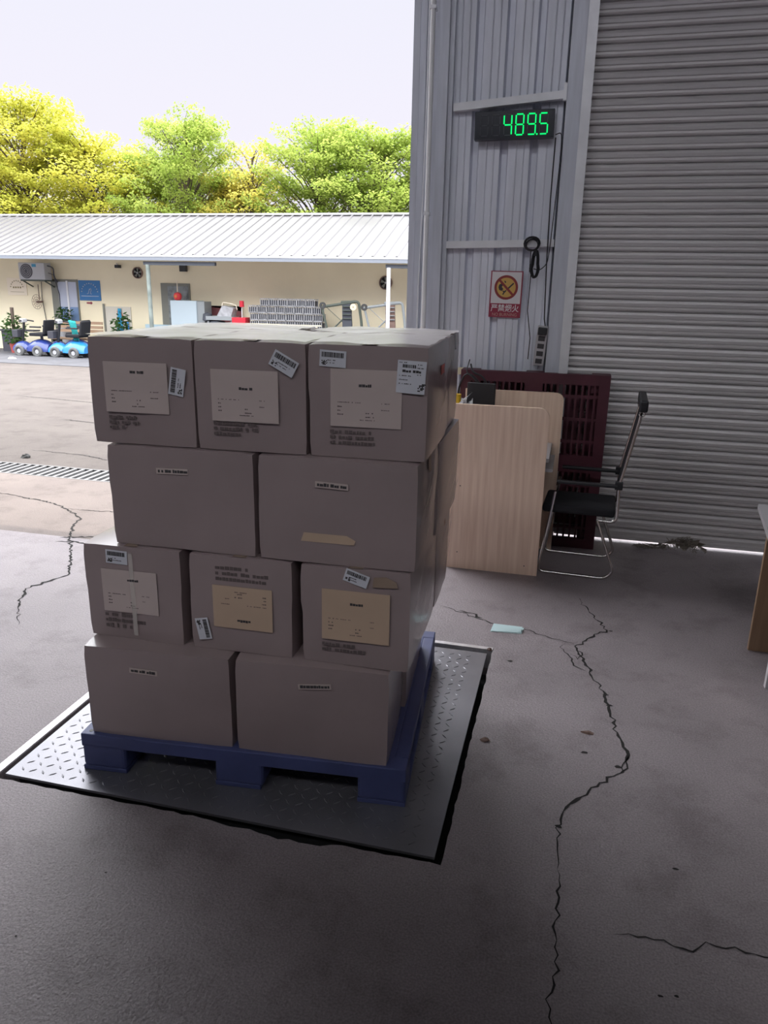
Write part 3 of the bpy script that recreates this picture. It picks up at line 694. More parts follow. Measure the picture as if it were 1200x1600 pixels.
on.cyl((.147, -.009, -.06), (.147, -.004, -.06), .005, n=10)
on.build('lit_segment', M['green'], dp); offb.build('unlit_segment', M['seg_off'], dp)
sg = empty('warning_sign', (-.487, 5.352, 1.703), 'maroon and white no burning sign with Chinese characters on the ribbed wall', 'sign', ry=.01)
MB().box(-.108, .108, 0, .003, -.152, .152).build('board', M['signred'], sg)
MB().box(-.100, .100, -.001, 0, -.060, .146).build('white_field', M['white'], sg)
MB().disc((0, -.001, .045), .080, 36, .064, y=.0012).build('ring', M['signring'], sg)
MB().disc((0, -.001, .045), .064, 36, y=.0006).build('disc', M['signyellow'], sg)
s2 = MB(); s2.bar((-.052, -.0024, .097), (.052, -.0024, -.007), .015, .0012, up=(0, 1, 0)); s2.build('slash', M['signring'], sg)
p = MB()
p.prism([(.052, .070), (.046, .078), (.010, .042), (.016, .034)], -.0020, -.0016)
p.prism([(-.052, .045), (-.048, .062), (-.032, .072), (-.022, .060), (-.030, .048), (-.018, .034), (-.030, .022), (-.046, .028)], -.0020, -.0016)
p.prism([(-.030, .026), (-.010, .022), (.006, .034), (.0, .018), (-.010, .008), (-.016, -.004), (-.024, .000), (-.016, .014)], -.0020, -.0016)
p.prism([(-.016, .090), (-.006, .086), (-.002, .076), (-.010, .074)], -.0020, -.0016)
p.build('pictogram', M['ink'], sg)
text('严禁烟火', .052, (0, -.0006, -.094), M['signtext'], sg, bold=.0006, sx=.92)
text('NO BURNING', .029, (0, -.0006, -.134), M['signtan'], sg, sx=.93)
# pipe beside the column
wp = empty('drain_pipe', (-1.038, 5.275, 0), 'white plastic pipe running up the grey corner column', 'pipe')
MB().cyl((0, 0, 0), (0, 0, 6.55), .0165, n=14).build('pipe', M['white_pipe'], wp, smooth=True)
mb = MB(); [mb.box(-.02, .02, -.018, .04, z, z+.02) for z in (1.0, 2.2, 3.4)]; mb.build('clip', M['steel_l'], wp)
tc = MB(); tc.tube([(-1.066, 5.28, 6.5), (-1.064, 5.28, 3), (-1.070, 5.28, 2.3), (-1.076, 5.275, 1.95), (-1.082, 5.27, 1.7), (-1.084, 5.27, 0.02)], .0035)
tag(tc.build('grey_wire', M['steel_l']), 'thin pale wire strung down the column beside the white pipe', 'wire')

# ================================================================== THE TABLE AT THE FRAME EDGE
tb = empty('office_table', (.99, 3.8, 0), 'brown wooden office table at the picture edge opposite the shutter', 'table')
MB().prism([(0, 0), (.0, .70), (.9, .70), (.9, 0)], 0, .025).build('end_panel', M['woodd'], tb)
MB().add([(-.052,.06,.728),(.9,.06,.728),(.9,-.72,.728),(-.15,-.72,.728),(-.052,.06,.753),(.9,.06,.753),(.9,-.72,.753),(-.15,-.72,.753)], [(0,1,2,3),(7,6,5,4),(4,5,1,0),(5,6,2,1),(6,7,3,2),(7,4,0,3)]).build('table_top', M['greyl'], tb)
MB().box(.03, .9, -.02, .0, .5, .70).build('modesty_panel', M['woodd'], tb)
cbn = empty('drawer_cabinet', (.985, 3.36, 0), 'pale-edged pedestal cabinet on black feet beneath the brown office table', 'cabinet')
MB().box(0, .5, -.35, .08, .16, .62).build('body', M['woodedge'], cbn)
MB().box(.02, .5, -.33, .06, .02, .16).build('plinth', M['black'], cbn)
MB().box(.0, .03, .04, .07, 0, .16).build('foot', M['white'], cbn)

# ================================================================== LITTER ON THE FLOOR
pf = MB(); vs = []
for i in range(9):
    for j in range(3):
        u, v = i/8, j/2; vs.append((-.30+.155*u+.008*v, 3.645+.02*u+.075*v*(1-.25*u), .004+.016*math.sin(v*pi)*(.4+.6*u)+(.010 if j == 2 else 0)))
pf.add(vs, [(i*3+j, (i+1)*3+j, (i+1)*3+j+1, i*3+j+1) for i in range(8) for j in range(2)])
fp = empty('folded_paper', (0, 0, 0), 'folded pale blue paper lying on the concrete in front of the desk', 'paper')
pf.build('upper_leaf', M['paper'], fp, smooth=True)
MB().add([(-.302,3.643,.002),(-.140,3.66,.002),(-.130,3.735,.002),(-.292,3.722,.002)], [(0,1,2,3)]).build('lower_leaf', M['paper'], fp)
def lump(name, x, y, r, z, m, label, cat, seed, sx=1, group=None):
    rnd = random.Random(seed); mb = MB(); n = 8; prof = []
    vs = []; F = []
    for i in range(4):
        a = pi/2*i/3
        for k in range(n): t = 2*pi*k/n; q = rnd.uniform(.7, 1.15); vs.append((sx*r*math.cos(a)*math.cos(t)*q, r*math.cos(a)*math.sin(t)*q, z*math.sin(a)*q+.0005))
    for i in range(3):
        for k in range(n): F.append((i*n+k, i*n+(k+1)%n, (i+1)*n+(k+1)%n, (i+1)*n+k))
    mb.add(vs, F); o = mb.build(name, m, loc=(x, y, GY(y))); return tag(o, label, cat, group)
lump('wood_chip', .19, 2.805, .012, .008, M['rust'], 'dark splinter of wood lying beside the long floor crack', 'wood chip', 1, 2.6)
lump('dry_leaf', -.212, 2.64, .016, .012, M['rust'], 'small crumpled brown leaf just off the corner side of the scale', 'leaf', 2, 1.2)
lump('pebble', -.28, 3.43, .014, .012, M['rust'], 'little stone sitting on the far corner of the scale edging', 'stone', 3)
lump('rag_scrap', -5.36, 6.40, .05, .035, M['rubber'], 'dark scrap lying in the sunny yard beyond the drain grating', 'scrap', 4, 1.3)
lump('paper_scrap', -9.4, 15.4, .06, .05, M['white'], 'white paper scrap on the yard by the blue scooter', 'litter', 5, 1.4)
lump('paper_cup', -14.3, 17.0, .09, .05, M['white'], 'flattened white scrap on the yard in front of the navy scooter', 'litter', 6, 1.4)
# tangled net at the foot of the shutter
tn = MB(); rnd = random.Random(21)
for k in range(60):
    x = rnd.uniform(.55, .99); p = []; h = .10*math.exp(-((x-.86)/.12)**2)+.02
    for i in range(5): p.append((x+rnd.uniform(-.05, .05), 5.33+rnd.uniform(-.05, .04), max(.004, rnd.uniform(0, h))))
    tn.tube(p, .002, 4)
for k in range(26):
    x = rnd.uniform(.78, .97); tn.add([(x+rnd.uniform(-.06,.06), 5.34+rnd.uniform(-.04,.03), rnd.uniform(.003,.09)) for _ in range(3)], [(0,1,2)])
tag(tn.build('tangled_net', M['net']), 'tangled bundle of dry netting lying at the foot of the shutter', 'net')
# drain grating
dg = empty('drain_grating', (0, 5.95, 0), 'long slatted steel drain grating crossing the doorway into the sunny yard', 'drain')
mb = MB(); mb.box(-9.4, 3, -.19, -.172, -.03, .002); mb.box(-9.4, 3, .172, .19, -.03, .002); mb.build('edge_bar', M['grate'], dg)
mb = MB(); x = -9.35
while x < 2.9: mb.box(x, x+.034, -.172, .172, -.03, 0); x += .085
mb.build('cross_bar', M['grate'], dg)

# ================================================================== CABIN ACROSS THE YARD
WY = 20.3; WZ = GY(WY)
cw = MB(); cw.box(-30, 2, WY, WY+.2, WZ, 2.95); structure(cw.build('wall_cabin', M['cream']))
structure(MB().add([(-30,15.85,GY(15.85)+.012),(2,15.85,GY(15.85)+.012),(2,WY,WZ+.012),(-30,WY,WZ+.012),(-30,15.85,GY(15.85)-.1),(2,15.85,GY(15.85)-.1),(2,WY,WZ-.1),(-30,WY,WZ-.1)], [(0,1,2,3),(0,4,5,1),(1,5,6,2),(3,2,6,7),(0,3,7,4)]).build('trim_porch_slab', concrete('porch_concrete_shade_tone', (.10,.10,.11), (.125,.125,.14), .8)))  # real slab; its cool grey paints the eave shade out to this edge
rf = MB(); ey, ez, ry, rz_ = 18.6, 2.436, 22.0, 3.70; x = -31; xs = []
while x < 3: xs += [(x, 0), (x+.19, 0), (x+.21, .03), (x+.25, .03), (x+.27, 0)]; x += .3
vs = []
for a, dz in xs: vs += [(a, ey, ez+dz), (a, ry, rz_+dz)]
rf.add(vs, [(2*i, 2*i+2, 2*i+3, 2*i+1) for i in range(len(xs)-1)])
rf.quad((-31, ry, rz_), (3, ry, rz_), (3, 27, 2.5), (-31, 27, 2.5))
ro = structure(rf.build('roof_cabin', M['roof']))
MB().box(-31, 3, ry-.06, ry+.1, rz_+.01, rz_+.06).build('ridge_cap', M['fascia'], ro)
MB().box(-31, 3, ey-.03, ey+.02, ez-.04, ez+.01).build('fascia', M['fascia'], ro)
MB().box(-31, 3, ey-.02, ey+.06, ez-.13, ez-.04).build('gutter', M['gutter'], ro)
mb = MB(); mb.box(-11.26, -9.2, ey+.06, ey+.16, 2.19, 2.28); mb.box(-4.65, 2.5, ey+.06, ey+.16, 2.19, 2.28); mb.build('support_beam', mat('dark_beam', (.08, .09, .11), .6), ro)
MB().quad((-31, ey+.06, 2.32), (3, ey+.06, 2.32), (3, WY, 2.9), (-31, WY, 2.9)).build('soffit', mat('white_soffit', (.8, .8, .78), .8), ro)
structure(MB().cyl((-11.13, 18.66, GY(18.66)), (-11.13, 18.66, 2.2), .055, n=12).build('trim_post_1', mat('weathered_post', (.24, .28, .26), .6, vary=.3, scale=3), smooth=True))
structure(MB().cyl((-4.57, 18.66, GY(18.66)), (-4.57, 18.66, 2.2), .05, n=12).build('trim_post_2', M['fascia'], smooth=True))
# boards and signs
b1 = empty('name_board', (-16.57, WY-.02, 1.555), 'cream board with an arch of dark characters under the air conditioner', 'sign')
MB().box(-.34, .34, 0, .02, -.25, .25).build('board', M['boardcream'], b1)
def arc_marks(mb, r, n, a0, a1, cz, s, y):
    for i in range(n):
        a = a0+(a1-a0)*i/(n-1); x, z = r*math.cos(a), cz+r*math.sin(a)
        mb.bar((x-.3*s*math.cos(a), y, z-.3*s*math.sin(a)), (x+.3*s*math.cos(a), y, z+.3*s*math.sin(a)), s*.6, .004, up=(0, 1, 0))
        mb.bar((x+.3*s*math.sin(a), y, z-.3*s*math.cos(a)), (x-.3*s*math.sin(a), y, z+.3*s*math.cos(a)), s*.25, .004, up=(0, 1, 0))
mb = MB(); arc_marks(mb, .22, 9, pi*.93, pi*.07, -.05, .05, -.003)
for i in range(4): mb.box(-.14+i*.08, -.09+i*.08, -.003, -.001, -.05, .0)
mb.box(-.24, .24, -.003, -.001, -.16, -.15); mb.build('lettering', M['olive'], b1)
b2 = empty('name_board', (-14.07, WY-.02, 1.487), 'blue board with white arched lettering and emblem beside the glass door', 'sign')
MB().box(-.36, .36, 0, .02, -.285, .285).build('board', M['bluesign'], b2)
mb = MB(); arc_marks(mb, .27, 11, pi*.95, pi*.05, -.07, .05, -.003); mb.build('lettering', M['fascia'], b2)
mb = MB(); mb.tube([(-.09, -.003, -.09), (-.05, -.003, -.09), (.0, -.003, .05)], .008, 5); mb.tube(rounded([(.0, -.003, .02), (.04, -.003, .06), (.06, -.003, .03), (.02, -.003, -.09), (.07, -.003, -.10)], .03), .008, 5)
mb.build('emblem', M['glassw'], b2); MB().box(-.29, .29, -.003, -.001, -.165, -.155).build('underline', M['fascia'], b2)
ar = MB(); ar.box(-14.21, -14.06, WY-.015, WY-.002, 1.11, 1.15); ar.prism([(-14.07, 1.09), (-14.07, 1.17), (-14.01, 1.13)], WY-.015, WY-.002)
tag(ar.build('red_arrow', M['signred']), 'small red arrow mark on the wall below the blue board', 'sign')
# air conditioner
ac = empty('air_conditioner', (-15.62, 19.95, 1.76), 'outdoor air conditioner unit on a bracket at the cabin wall', 'air conditioner')
MB().box(-.44, .44, -.15, .17, 0, .48).build('casing', M['acw'], ac, bevel=.02)
MB().disc((-.17, -.15, .24), .205, 28, .012, y=.01).build('fan_guard', M['pot'], ac)
mb = MB(); [mb.disc((-.17, -.161, .24), r, 28, r-.008, y=.004) for r in (.07, .12, .17)]; mb.build('guard_ring', M['acw'], ac)
MB().box(.03, .17, -.154, -.15, .36, .44).build('sticker', M['teal'], ac)
mb = MB(); mb.box(-.40, .42, -.15, .3, -.04, 0); mb.bar((.38, -.1, -.03), (.38, .32, -.2), .03); mb.bar((-.36, -.1, -.03), (-.36, .32, -.2), .03); mb.build('bracket', M['olive_steel'], ac)
mb = MB(); mb.tube(rounded([(.44, 0, .40), (.60, .05, .36), (.56, .1, .1), (.50, .3, -.05)], .1), .02, 6); mb.tube([(.45, 0, .2), (.55, .1, .15), (.53, .3, -.4), (.50, .32, -1.6)], .012, 6); mb.tube([(-.05, .3, -.05), (-.1, .32, -.5), (-.02, .32, -1.3)], .01, 6); mb.build('pipe', M['pot'], ac)
wfn = empty('wall_fan', (-15.72, 20.05, 1.13), 'wire cage fan hanging on the cabin wall below the air conditioner', 'fan')
mb = MB(); [mb.tube([(r*.8*math.cos(a), -.03, r*math.sin(a)) for a in [2*pi*i/20 for i in range(20)]], .006, 5, closed=True) for r in (.08, .14, .21)]
for k in range(6): a = pi*k/6; mb.tube([(-.168*math.cos(a), -.03, -.21*math.sin(a)), (.168*math.cos(a), -.03, .21*math.sin(a))], .004, 4)
mb.build('cage', M['rust'], wfn); MB().cyl((0, -.03, 0), (0, .22, 0), .03, n=10).build('hub', M['rust'], wfn); MB().cyl((0, .1, .05), (0, .1, .5), .012, n=6).build('pole', M['rust'], wfn)
# glass door and window
d2 = structure(MB().box(-15.36, -14.46, WY-.03, WY+.01, WZ, 1.79).build('door_2', M['frameg']))
mb = MB(); mb.box(-15.12, -14.82, WY-.04, WY-.03, 1.0, 1.72); mb.box(-14.78, -14.50, WY-.04, WY-.03, 1.0, 1.72)
mb.build('blind', M['glassw'], d2); mb = MB(); mb.box(-15.12, -14.82, WY-.04, WY-.03, -.2, 1.0); mb.box(-14.78, -14.50, WY-.04, WY-.03, -.2, 1.0); mb.build('glass', M['glassb'], d2)
MB().box(-14.83, -14.77, WY-.06, WY-.03, -.25, 1.75).build('mullion', M['fascia'], d2)
w2 = structure(MB().box(-11.72, -10.80, WY-.03, WY+.01, .3, 1.74).build('window_1', M['frameg']))
MB().box(-11.50, -10.85, WY-.04, WY-.03, .36, 1.66).build('glass', mat('grey_glass', (.19, .21, .21), .2, vary=.4, scale=7), w2)
d3 = structure(MB().box(-13.62, -12.75, WY-.03, WY+.01, WZ, 1.05).build('door_3', mat('pale_door', (.62, .58, .50), .7)))
MB().box(-13.66, -13.60, WY-.05, WY-.03, WZ, 1.12).build('frame', M['frameg'], d3)
o = MB().prism([(-13.20, .93), (-13.05, .90), (-13.0, .76), (-13.17, .74)], WY-.045, WY-.032).build('notice', M['orange'], d3)
for x, z, r, lb in ((-12.43, 2.01, .16, 'round dark exhaust fan in the cabin wall by the weathered post'), (-5.04, 1.86, .18, 'round dark exhaust fan in the cabin wall half behind the white post')):
    e = empty('exhaust_fan', (x, WY-.01, z), lb, 'exhaust fan', 'round fans in the cabin wall')
    MB().disc((0, 0, 0), r, 24, r*.86, y=.05).build('ring', M['rust'], e); MB().disc((0, 0, 0), r*.86, 24, y=.005).build('opening', M['dark'], e)
    mb = MB()
    for k in range(5):
        a = 2*pi*k/5; mb.add([(0, -.02, 0), (r*.8*math.cos(a), -.03, r*.8*math.sin(a)), (r*.8*math.cos(a+.6), -.015, r*.8*math.sin(a+.6))], [(0, 1, 2)])
    mb.build('blade', M['frameg'], e); MB().disc((0, -.03, 0), r*.14, 12, y=.02).build('hub', M['acw'], e)
e = empty('security_camera', (-12.97, WY-.1, 2.2), 'small black camera under the cabin eave near the exhaust fan', 'camera')
MB().box(-.06, .06, -.15, .02, -.07, .02).build('housing', M['black'], e, bevel=.01); MB().bar((0, 0, 0), (-.15, .1, .06), .02).build('arm', M['acw'], e)
e = empty('floodlight', (-10.92, WY-.12, 2.18), 'black floodlight under the cabin eave above the framed window', 'light')
MB().box(-.1, .1, -.06, .06, -.12, .1).build('housing', M['black'], e, bevel=.01); MB().bar((-.05, 0, .1), (-.05, .12, .1), .03).build('arm', M['black'], e)
e = empty('hanging_lantern', (-10.99, 19.9, 1.39), 'red tasselled ornament hanging in front of the framed window', 'ornament')
MB().lathe((0, 0, 0), [(.02, .11), (.09, .08), (.115, 0), (.09, -.09), (.02, -.12)], 14).build('body', M['lantern'], e, smooth=True)
MB().cyl((0, 0, .1), (0, .0, .42), .012, n=6).build('cord', M['boardcream'], e); MB().disc((0, -.112, 0), .04, 12, y=.005).build('face', M['orange'], e)
e = empty('metal_cabinet', (-10.61, 19.5, GY(19.5)), 'pale blue metal cabinet standing below the framed window', 'cabinet')
MB().box(-.40, .40, 0, .45, 0, 1.585).build('body', M['cab'], e); MB().box(.40, .62, .02, .45, 0, 1.57).build('side', M['cabs'], e)
MB().box(-.39, .39, -.012, 0, .05, 1.55).build('door', M['cab'], e)
tag(MB().box(-10.42, -9.2, 20.18, 20.22, -.3, 1.15).prism([(-10.42, 1.15), (-9.2, 1.15), (-9.2, 1.02)], 20.18, 20.22).build('maroon_board', M['maroonb']), 'dull maroon board leaning on the wall between cabinet and red box', 'board')
# bench machine
e = empty('bench_machine', (-9.45, 19.5, GY(19.5)), 'grey bench machine with a pale tilted hopper beside the red box', 'machine')
g0 = -GY(19.5)
MB().box(-.40, .38, -.2, .25, .80+g0, .90+g0).build('table', M['cabs'], e); MB().lathe((-.15, 0, g0), [(0, .35), (.26, .40), (.28, .6), (.20, .76), (.0, .80)], 16).build('motor', M['crate'], e, smooth=True)
MB().add([(-.12,-.1,.90+g0),(.30,-.1,.90+g0),(.38,-.1,1.12+g0),(.05,-.1,1.18+g0),(-.12,.2,.90+g0),(.30,.2,.90+g0),(.38,.2,1.12+g0),(.05,.2,1.18+g0)], [(0,1,2,3),(7,6,5,4),(4,5,1,0),(5,6,2,1),(6,7,3,2),(7,4,0,3)]).build('hopper', M['crate_in'], e)
mb = MB(); mb.tube(rounded([(.0, 0, 1.15+g0), (.02, 0, 1.27+g0), (.25, 0, 1.24+g0), (.42, 0, 1.2+g0), (.44, 0, 1.08+g0)], .05), .012, 6); mb.build('handle', M['boardcream'], e)
for x in (-.36, .34): MB().box(x-.03, x+.03, -.15, .15, 0, .80+g0).build('leg', M['cabs'], e)
MB().lathe((-.42, -.05, g0), [(.0, .72), (.14, .78), (.12, .95), (.0, 1.0)], 12).build('pulley', M['crate'], e, smooth=True)
e = empty('red_box', (-8.87, 19.40, GY(19.45)), 'bright red metal box with a red lamp post next to the crates', 'box')
MB().box(-.19, .21, -.15, .2, .3, .885+g0).build('body', M['redb'], e, bevel=.01); MB().box(-.19, .21, -.15, .2, 0, .3).build('base', M['pot'], e)
MB().cyl((.05, 0, .88+g0), (.05, 0, 1.18+g0), .014, n=8).build('pole', M['fascia'], e); MB().cyl((.05, 0, 1.16+g0), (.05, 0, 1.32+g0), .065, .06, n=14).build('lamp', M['redb'], e)
MB().box(.12, .125+.03, -.16, -.15, .6, .65).build('latch', M['boardcream'], e)
# crates
CW, CH = .258, .186
e0 = empty('wire_crate', (0, 0, 0), 'small grey open-sided crate in the stack against the cabin wall', 'crate', 'grey crates stacked against the cabin wall')
mb = MB()
for z in (0, CH-.016): mb.box(0, CW-.012, 0, .016, z, z+.014); mb.box(0, CW-.012, .28, .296, z, z+.014)
for x in (0, .058, .116, .172, CW-.03): mb.box(x, x+.014, 0, .016, 0, CH-.002); mb.box(x, x+.014, .28, .296, 0, CH-.002)
for z in (0, CH-.016): mb.box(0, .012, 0, .29, z, z+.014); mb.box(CW-.024, CW-.012, 0, .29, z, z+.014)
mb.build('frame', M['crate_in'], e0); MB().box(.012, CW-.026, .03, .27, .014, CH*.75).build('contents', M['crate'], e0)
gz = GY(19.3)+.77; rnd = random.Random(2); first = True
tr_ = empty('steel_stand', (-8.6, 19.28, GY(19.28)), 'low dark steel stand carrying the wall of grey crates', 'stand')
MB().box(0, 2.14, .0, .36, .71, .76).build('top', M['rust'], tr_)
for x in (.02, 1.04, 2.06): MB().box(x, x+.06, .02, .34, 0, .71).build('leg', M['rust'], tr_)
ORD = ['first', 'second', 'third', 'fourth', 'fifth', 'sixth', 'seventh', 'eighth']; RN = ['lowest', 'second', 'third', 'fourth', 'topmost short']
for r in range(5):
    z = gz+r*CH; n_, x0 = (8, -8.59) if r < 4 else (6, -8.25)
    for c in range(n_):
        o = e0 if first else copy_tree(e0); first = False
        o['label'] = 'small grey crate, %s from the red box end in the %s row' % (ORD[c], RN[r])
        o.location = (x0+c*CW+rnd.uniform(-.008, .008)+(.03 if r < 3 else 0), 19.30+rnd.uniform(0, .03), z)
# pale pallet fence in front of the crates
e = empty('pale_rack', (-7.47, 18.95, GY(18.95)), 'pale yellow slatted rack standing along the foot of the crates', 'rack')
g1_ = -GY(18.95); W2 = 1.05
mb = MB(); mb.box(-W2, W2, 0, .05, .735+g1_, .765+g1_); mb.box(-W2, W2, 0, .05, .58+g1_, .61+g1_); mb.box(-W2, W2, 0, .05, .0, .05); mb.build('rail', M['creamwood'], e)
mb = MB(); x = -W2
while x < W2: mb.box(x, x+.035, .005, .045, 0.0, .76+g1_); x += .11 if (int(x*3) % 2) else .17
mb.build('post', M['creamwood'], e)
# folded hand carts
def cart(loc, label, m1, m2, k):
    g = -GY(loc[1]); o = empty('hand_cart', (loc[0], loc[1], GY(loc[1])), label, 'cart', 'hand carts parked at the cabin wall')
    MB().tube([(0, 0, 1.22+g), (.95, 0, 1.37+g)], .035, 8).build('beam', m1, o)
    MB().tube(rounded([(.55, 0, 1.35+g), (1.02, 0, 1.38+g), (1.10, .02, .80+g), (1.12, .05, .02)], .1), .035, 8).build('frame_tube', m1, o)
    MB().tube([(.02, 0, 1.22+g), (.16, 0, .70+g), (.2, 0, .02)], .03, 8).build('strut', m1, o)
    MB().add([(.58,-.02,1.33+g),(.82,-.02,1.34+g),(.90,-.06,.02),(.62,-.06,.02),(.58,.03,1.33+g),(.82,.03,1.34+g),(.90,.03,.02),(.62,.03,.02)], [(0,1,2,3),(7,6,5,4),(0,4,5,1),(1,5,6,2),(2,6,7,3),(3,7,4,0)]).build('panel', m2, o)
    mb = MB()
    for z in (.95, 1.05, 1.15, 1.25): mb.box(.60, .84, -.07, -.03, z+g-.01, z+g+.01)
    mb.build('rung', m1, o)
    w_ = MB().disc((.02, .0, 1.24+g) if k else (.05, 0, 1.26+g), .085, 18, .03, y=.04); w_.build('wheel', M['rubber'], o)
    if k == 0:
        y_ = MB().disc((.90, -.06, 1.24+g), .085, 18, .02, y=.03).build('hub_wheel', M['creamwood'], o); y_['label'] = 'pale yellow wheel hub'
    MB().tube([(.25, .0, .60+g), (.62, 0, .95+g)], .02, 6).build('brace', m1, o); MB().tube([(.15, 0, 1.22+g), (.60, 0, .85+g)], .008, 6).build('brace_wire', m1, o)
    return o
cart((-6.5, 19.2), 'dark green steel hand cart tipped up, beside the crates', M['olive_steel'], M['crate'], 0)
cart((-5.36, 19.25), 'rusty steel hand cart tipped up behind the white post', M['cabs'], M['rust'], 1)
# planters and leafy plants
def bush(loc, w, h, seed, parent, m=None, n=260, leaf=.07):
    rnd = random.Random(seed); mb = MB()
    for k in range(n):
        a = rnd.uniform(0, 2*pi); t = rnd.random()**.6; r = w/2*t*math.sqrt(rnd.random()); z = h*rnd.uniform(.05, 1)*(1-.45*(r/(w/2))**2)
        c = Vector((loc[0]+r*math.cos(a), loc[1]+r*math.sin(a)*.7, loc[2]+z)); d = Vector((math.cos(a), math.sin(a), rnd.uniform(-.9, .6))).normalized()*leaf*rnd.uniform(.7, 1.6)
        e = d.cross(Vector((rnd.uniform(-1,1), rnd.uniform(-1,1), 1))).normalized()*leaf*.35
        mb.add([c, c+d*.5+e, c+d, c+d*.5-e], [(0, 1, 2, 3)])
    return mb.build('foliage', m or M['leafd'], parent)
e = empty('planter', (-15.98, 19.5, GY(19.5)), 'wide black planter tub at the cabin wall under the hanging fan', 'planter')
MB().box(-.52, -.06, -.2, .2, 0, .62).build('tub', M['pot'], e, bevel=.02); MB().box(-.58, .0, -.24, .24, .60, .65).build('rim', M['pot'], e); MB().box(0, .52, -.1, .2, .60, .64).build('shelf', M['pot'], e)
e = empty('potted_shrub', (-15.70, 18.9, GY(18.9)), 'broad-leaved shrub in a red pot in front of the black planter', 'plant')
MB().lathe((0, 0, 0), [(0, 0), (.13, 0), (.17, .28), (.15, .28), (0, .24)], 16).build('pot', M['redpot'], e, smooth=True)
bush((0, 0, .25), .75, .85, 4, e, n=330, leaf=.10); MB().cyl((-.02, 0, .2), (.0, 0, 1.28), .04, .05, n=8).build('stem', M['bark'], e)
e = empty('potted_plant', (-14.80, 20.0, GY(20.0)), 'spiky dark plant in front of the glass door', 'plant')
MB().lathe((0, 0, 0), [(0, 0), (.15, 0), (.19, .75), (.16, .75), (0, .7)], 16).build('pot', M['crate_in'], e, smooth=True); bush((0, 0, .7), .66, .62, 8, e, n=260, leaf=.09)
e = empty('potted_plant', (-12.66, 19.6, GY(19.6)), 'leafy potted plant beside the pale door with the blue cloth', 'plant')
MB().lathe((0, 0, 0), [(0, 0), (.15, 0), (.19, .4), (.16, .4), (0, .36)], 16).build('pot', M['pot'], e, smooth=True); bush((0, 0, .36), .66, .85, 12, e, n=260, leaf=.11)
e = empty('bench', (-13.98, 19.45, GY(19.45)), 'slatted wooden bench against the cabin wall behind the scooters', 'bench')
gb = -GY(19.45); mb = MB(); [mb.box(-.75, .72, .12, .15, z+gb-.04, z+gb+.04) for z in (.36, .47, .59)]; mb.build('backrest', M['wood_b'], e)
MB().box(-.75, .72, -.3, .1, .13+gb, .17+gb).build('seat', M['wood_b'], e)
for x in (-.7, .67): MB().box(x-.03, x+.03, -.28, .14, 0, .14+gb).build('leg', M['olive_steel'], e)
for x, m, s, lb in ((-13.10, 'bluecloth', 5, 'bright blue cloth hanging on the pale door'), (-12.86, 'sky_blue', 6, 'small blue bag hanging beside the blue cloth on the pale door')):
    mb = MB(); vs = []; rnd = random.Random(s); w_ = .20 if s == 5 else .16; zt, zb = (1.0, .36) if s == 5 else (.62, .2)
    for i in range(7):
        for j in range(6): u, v = j/5, i/6; vs.append((x+(u-.5)*w_*(.5+.6*v), 20.235+.02*math.sin(u*9+v*3), zt+(zb-zt)*v))
    mb.add(vs, [(i*6+j, i*6+j+1, (i+1)*6+j+1, (i+1)*6+j) for i in range(6) for j in range(5)])
    o = tag(mb.build('hanging_cloth', M[m], smooth=True), lb, 'cloth'); so_ = o.modifiers.new('solid', 'SOLIDIFY'); so_.thickness = .02
tag(MB().box(-12.2, -11.4, 20.1, 20.2, GY(20.1), .58).build('blue_crate', mat('pale_blue_box', (.42, .55, .62), .6)), 'pale blue low box between the weathered post and the metal cabinet', 'box')
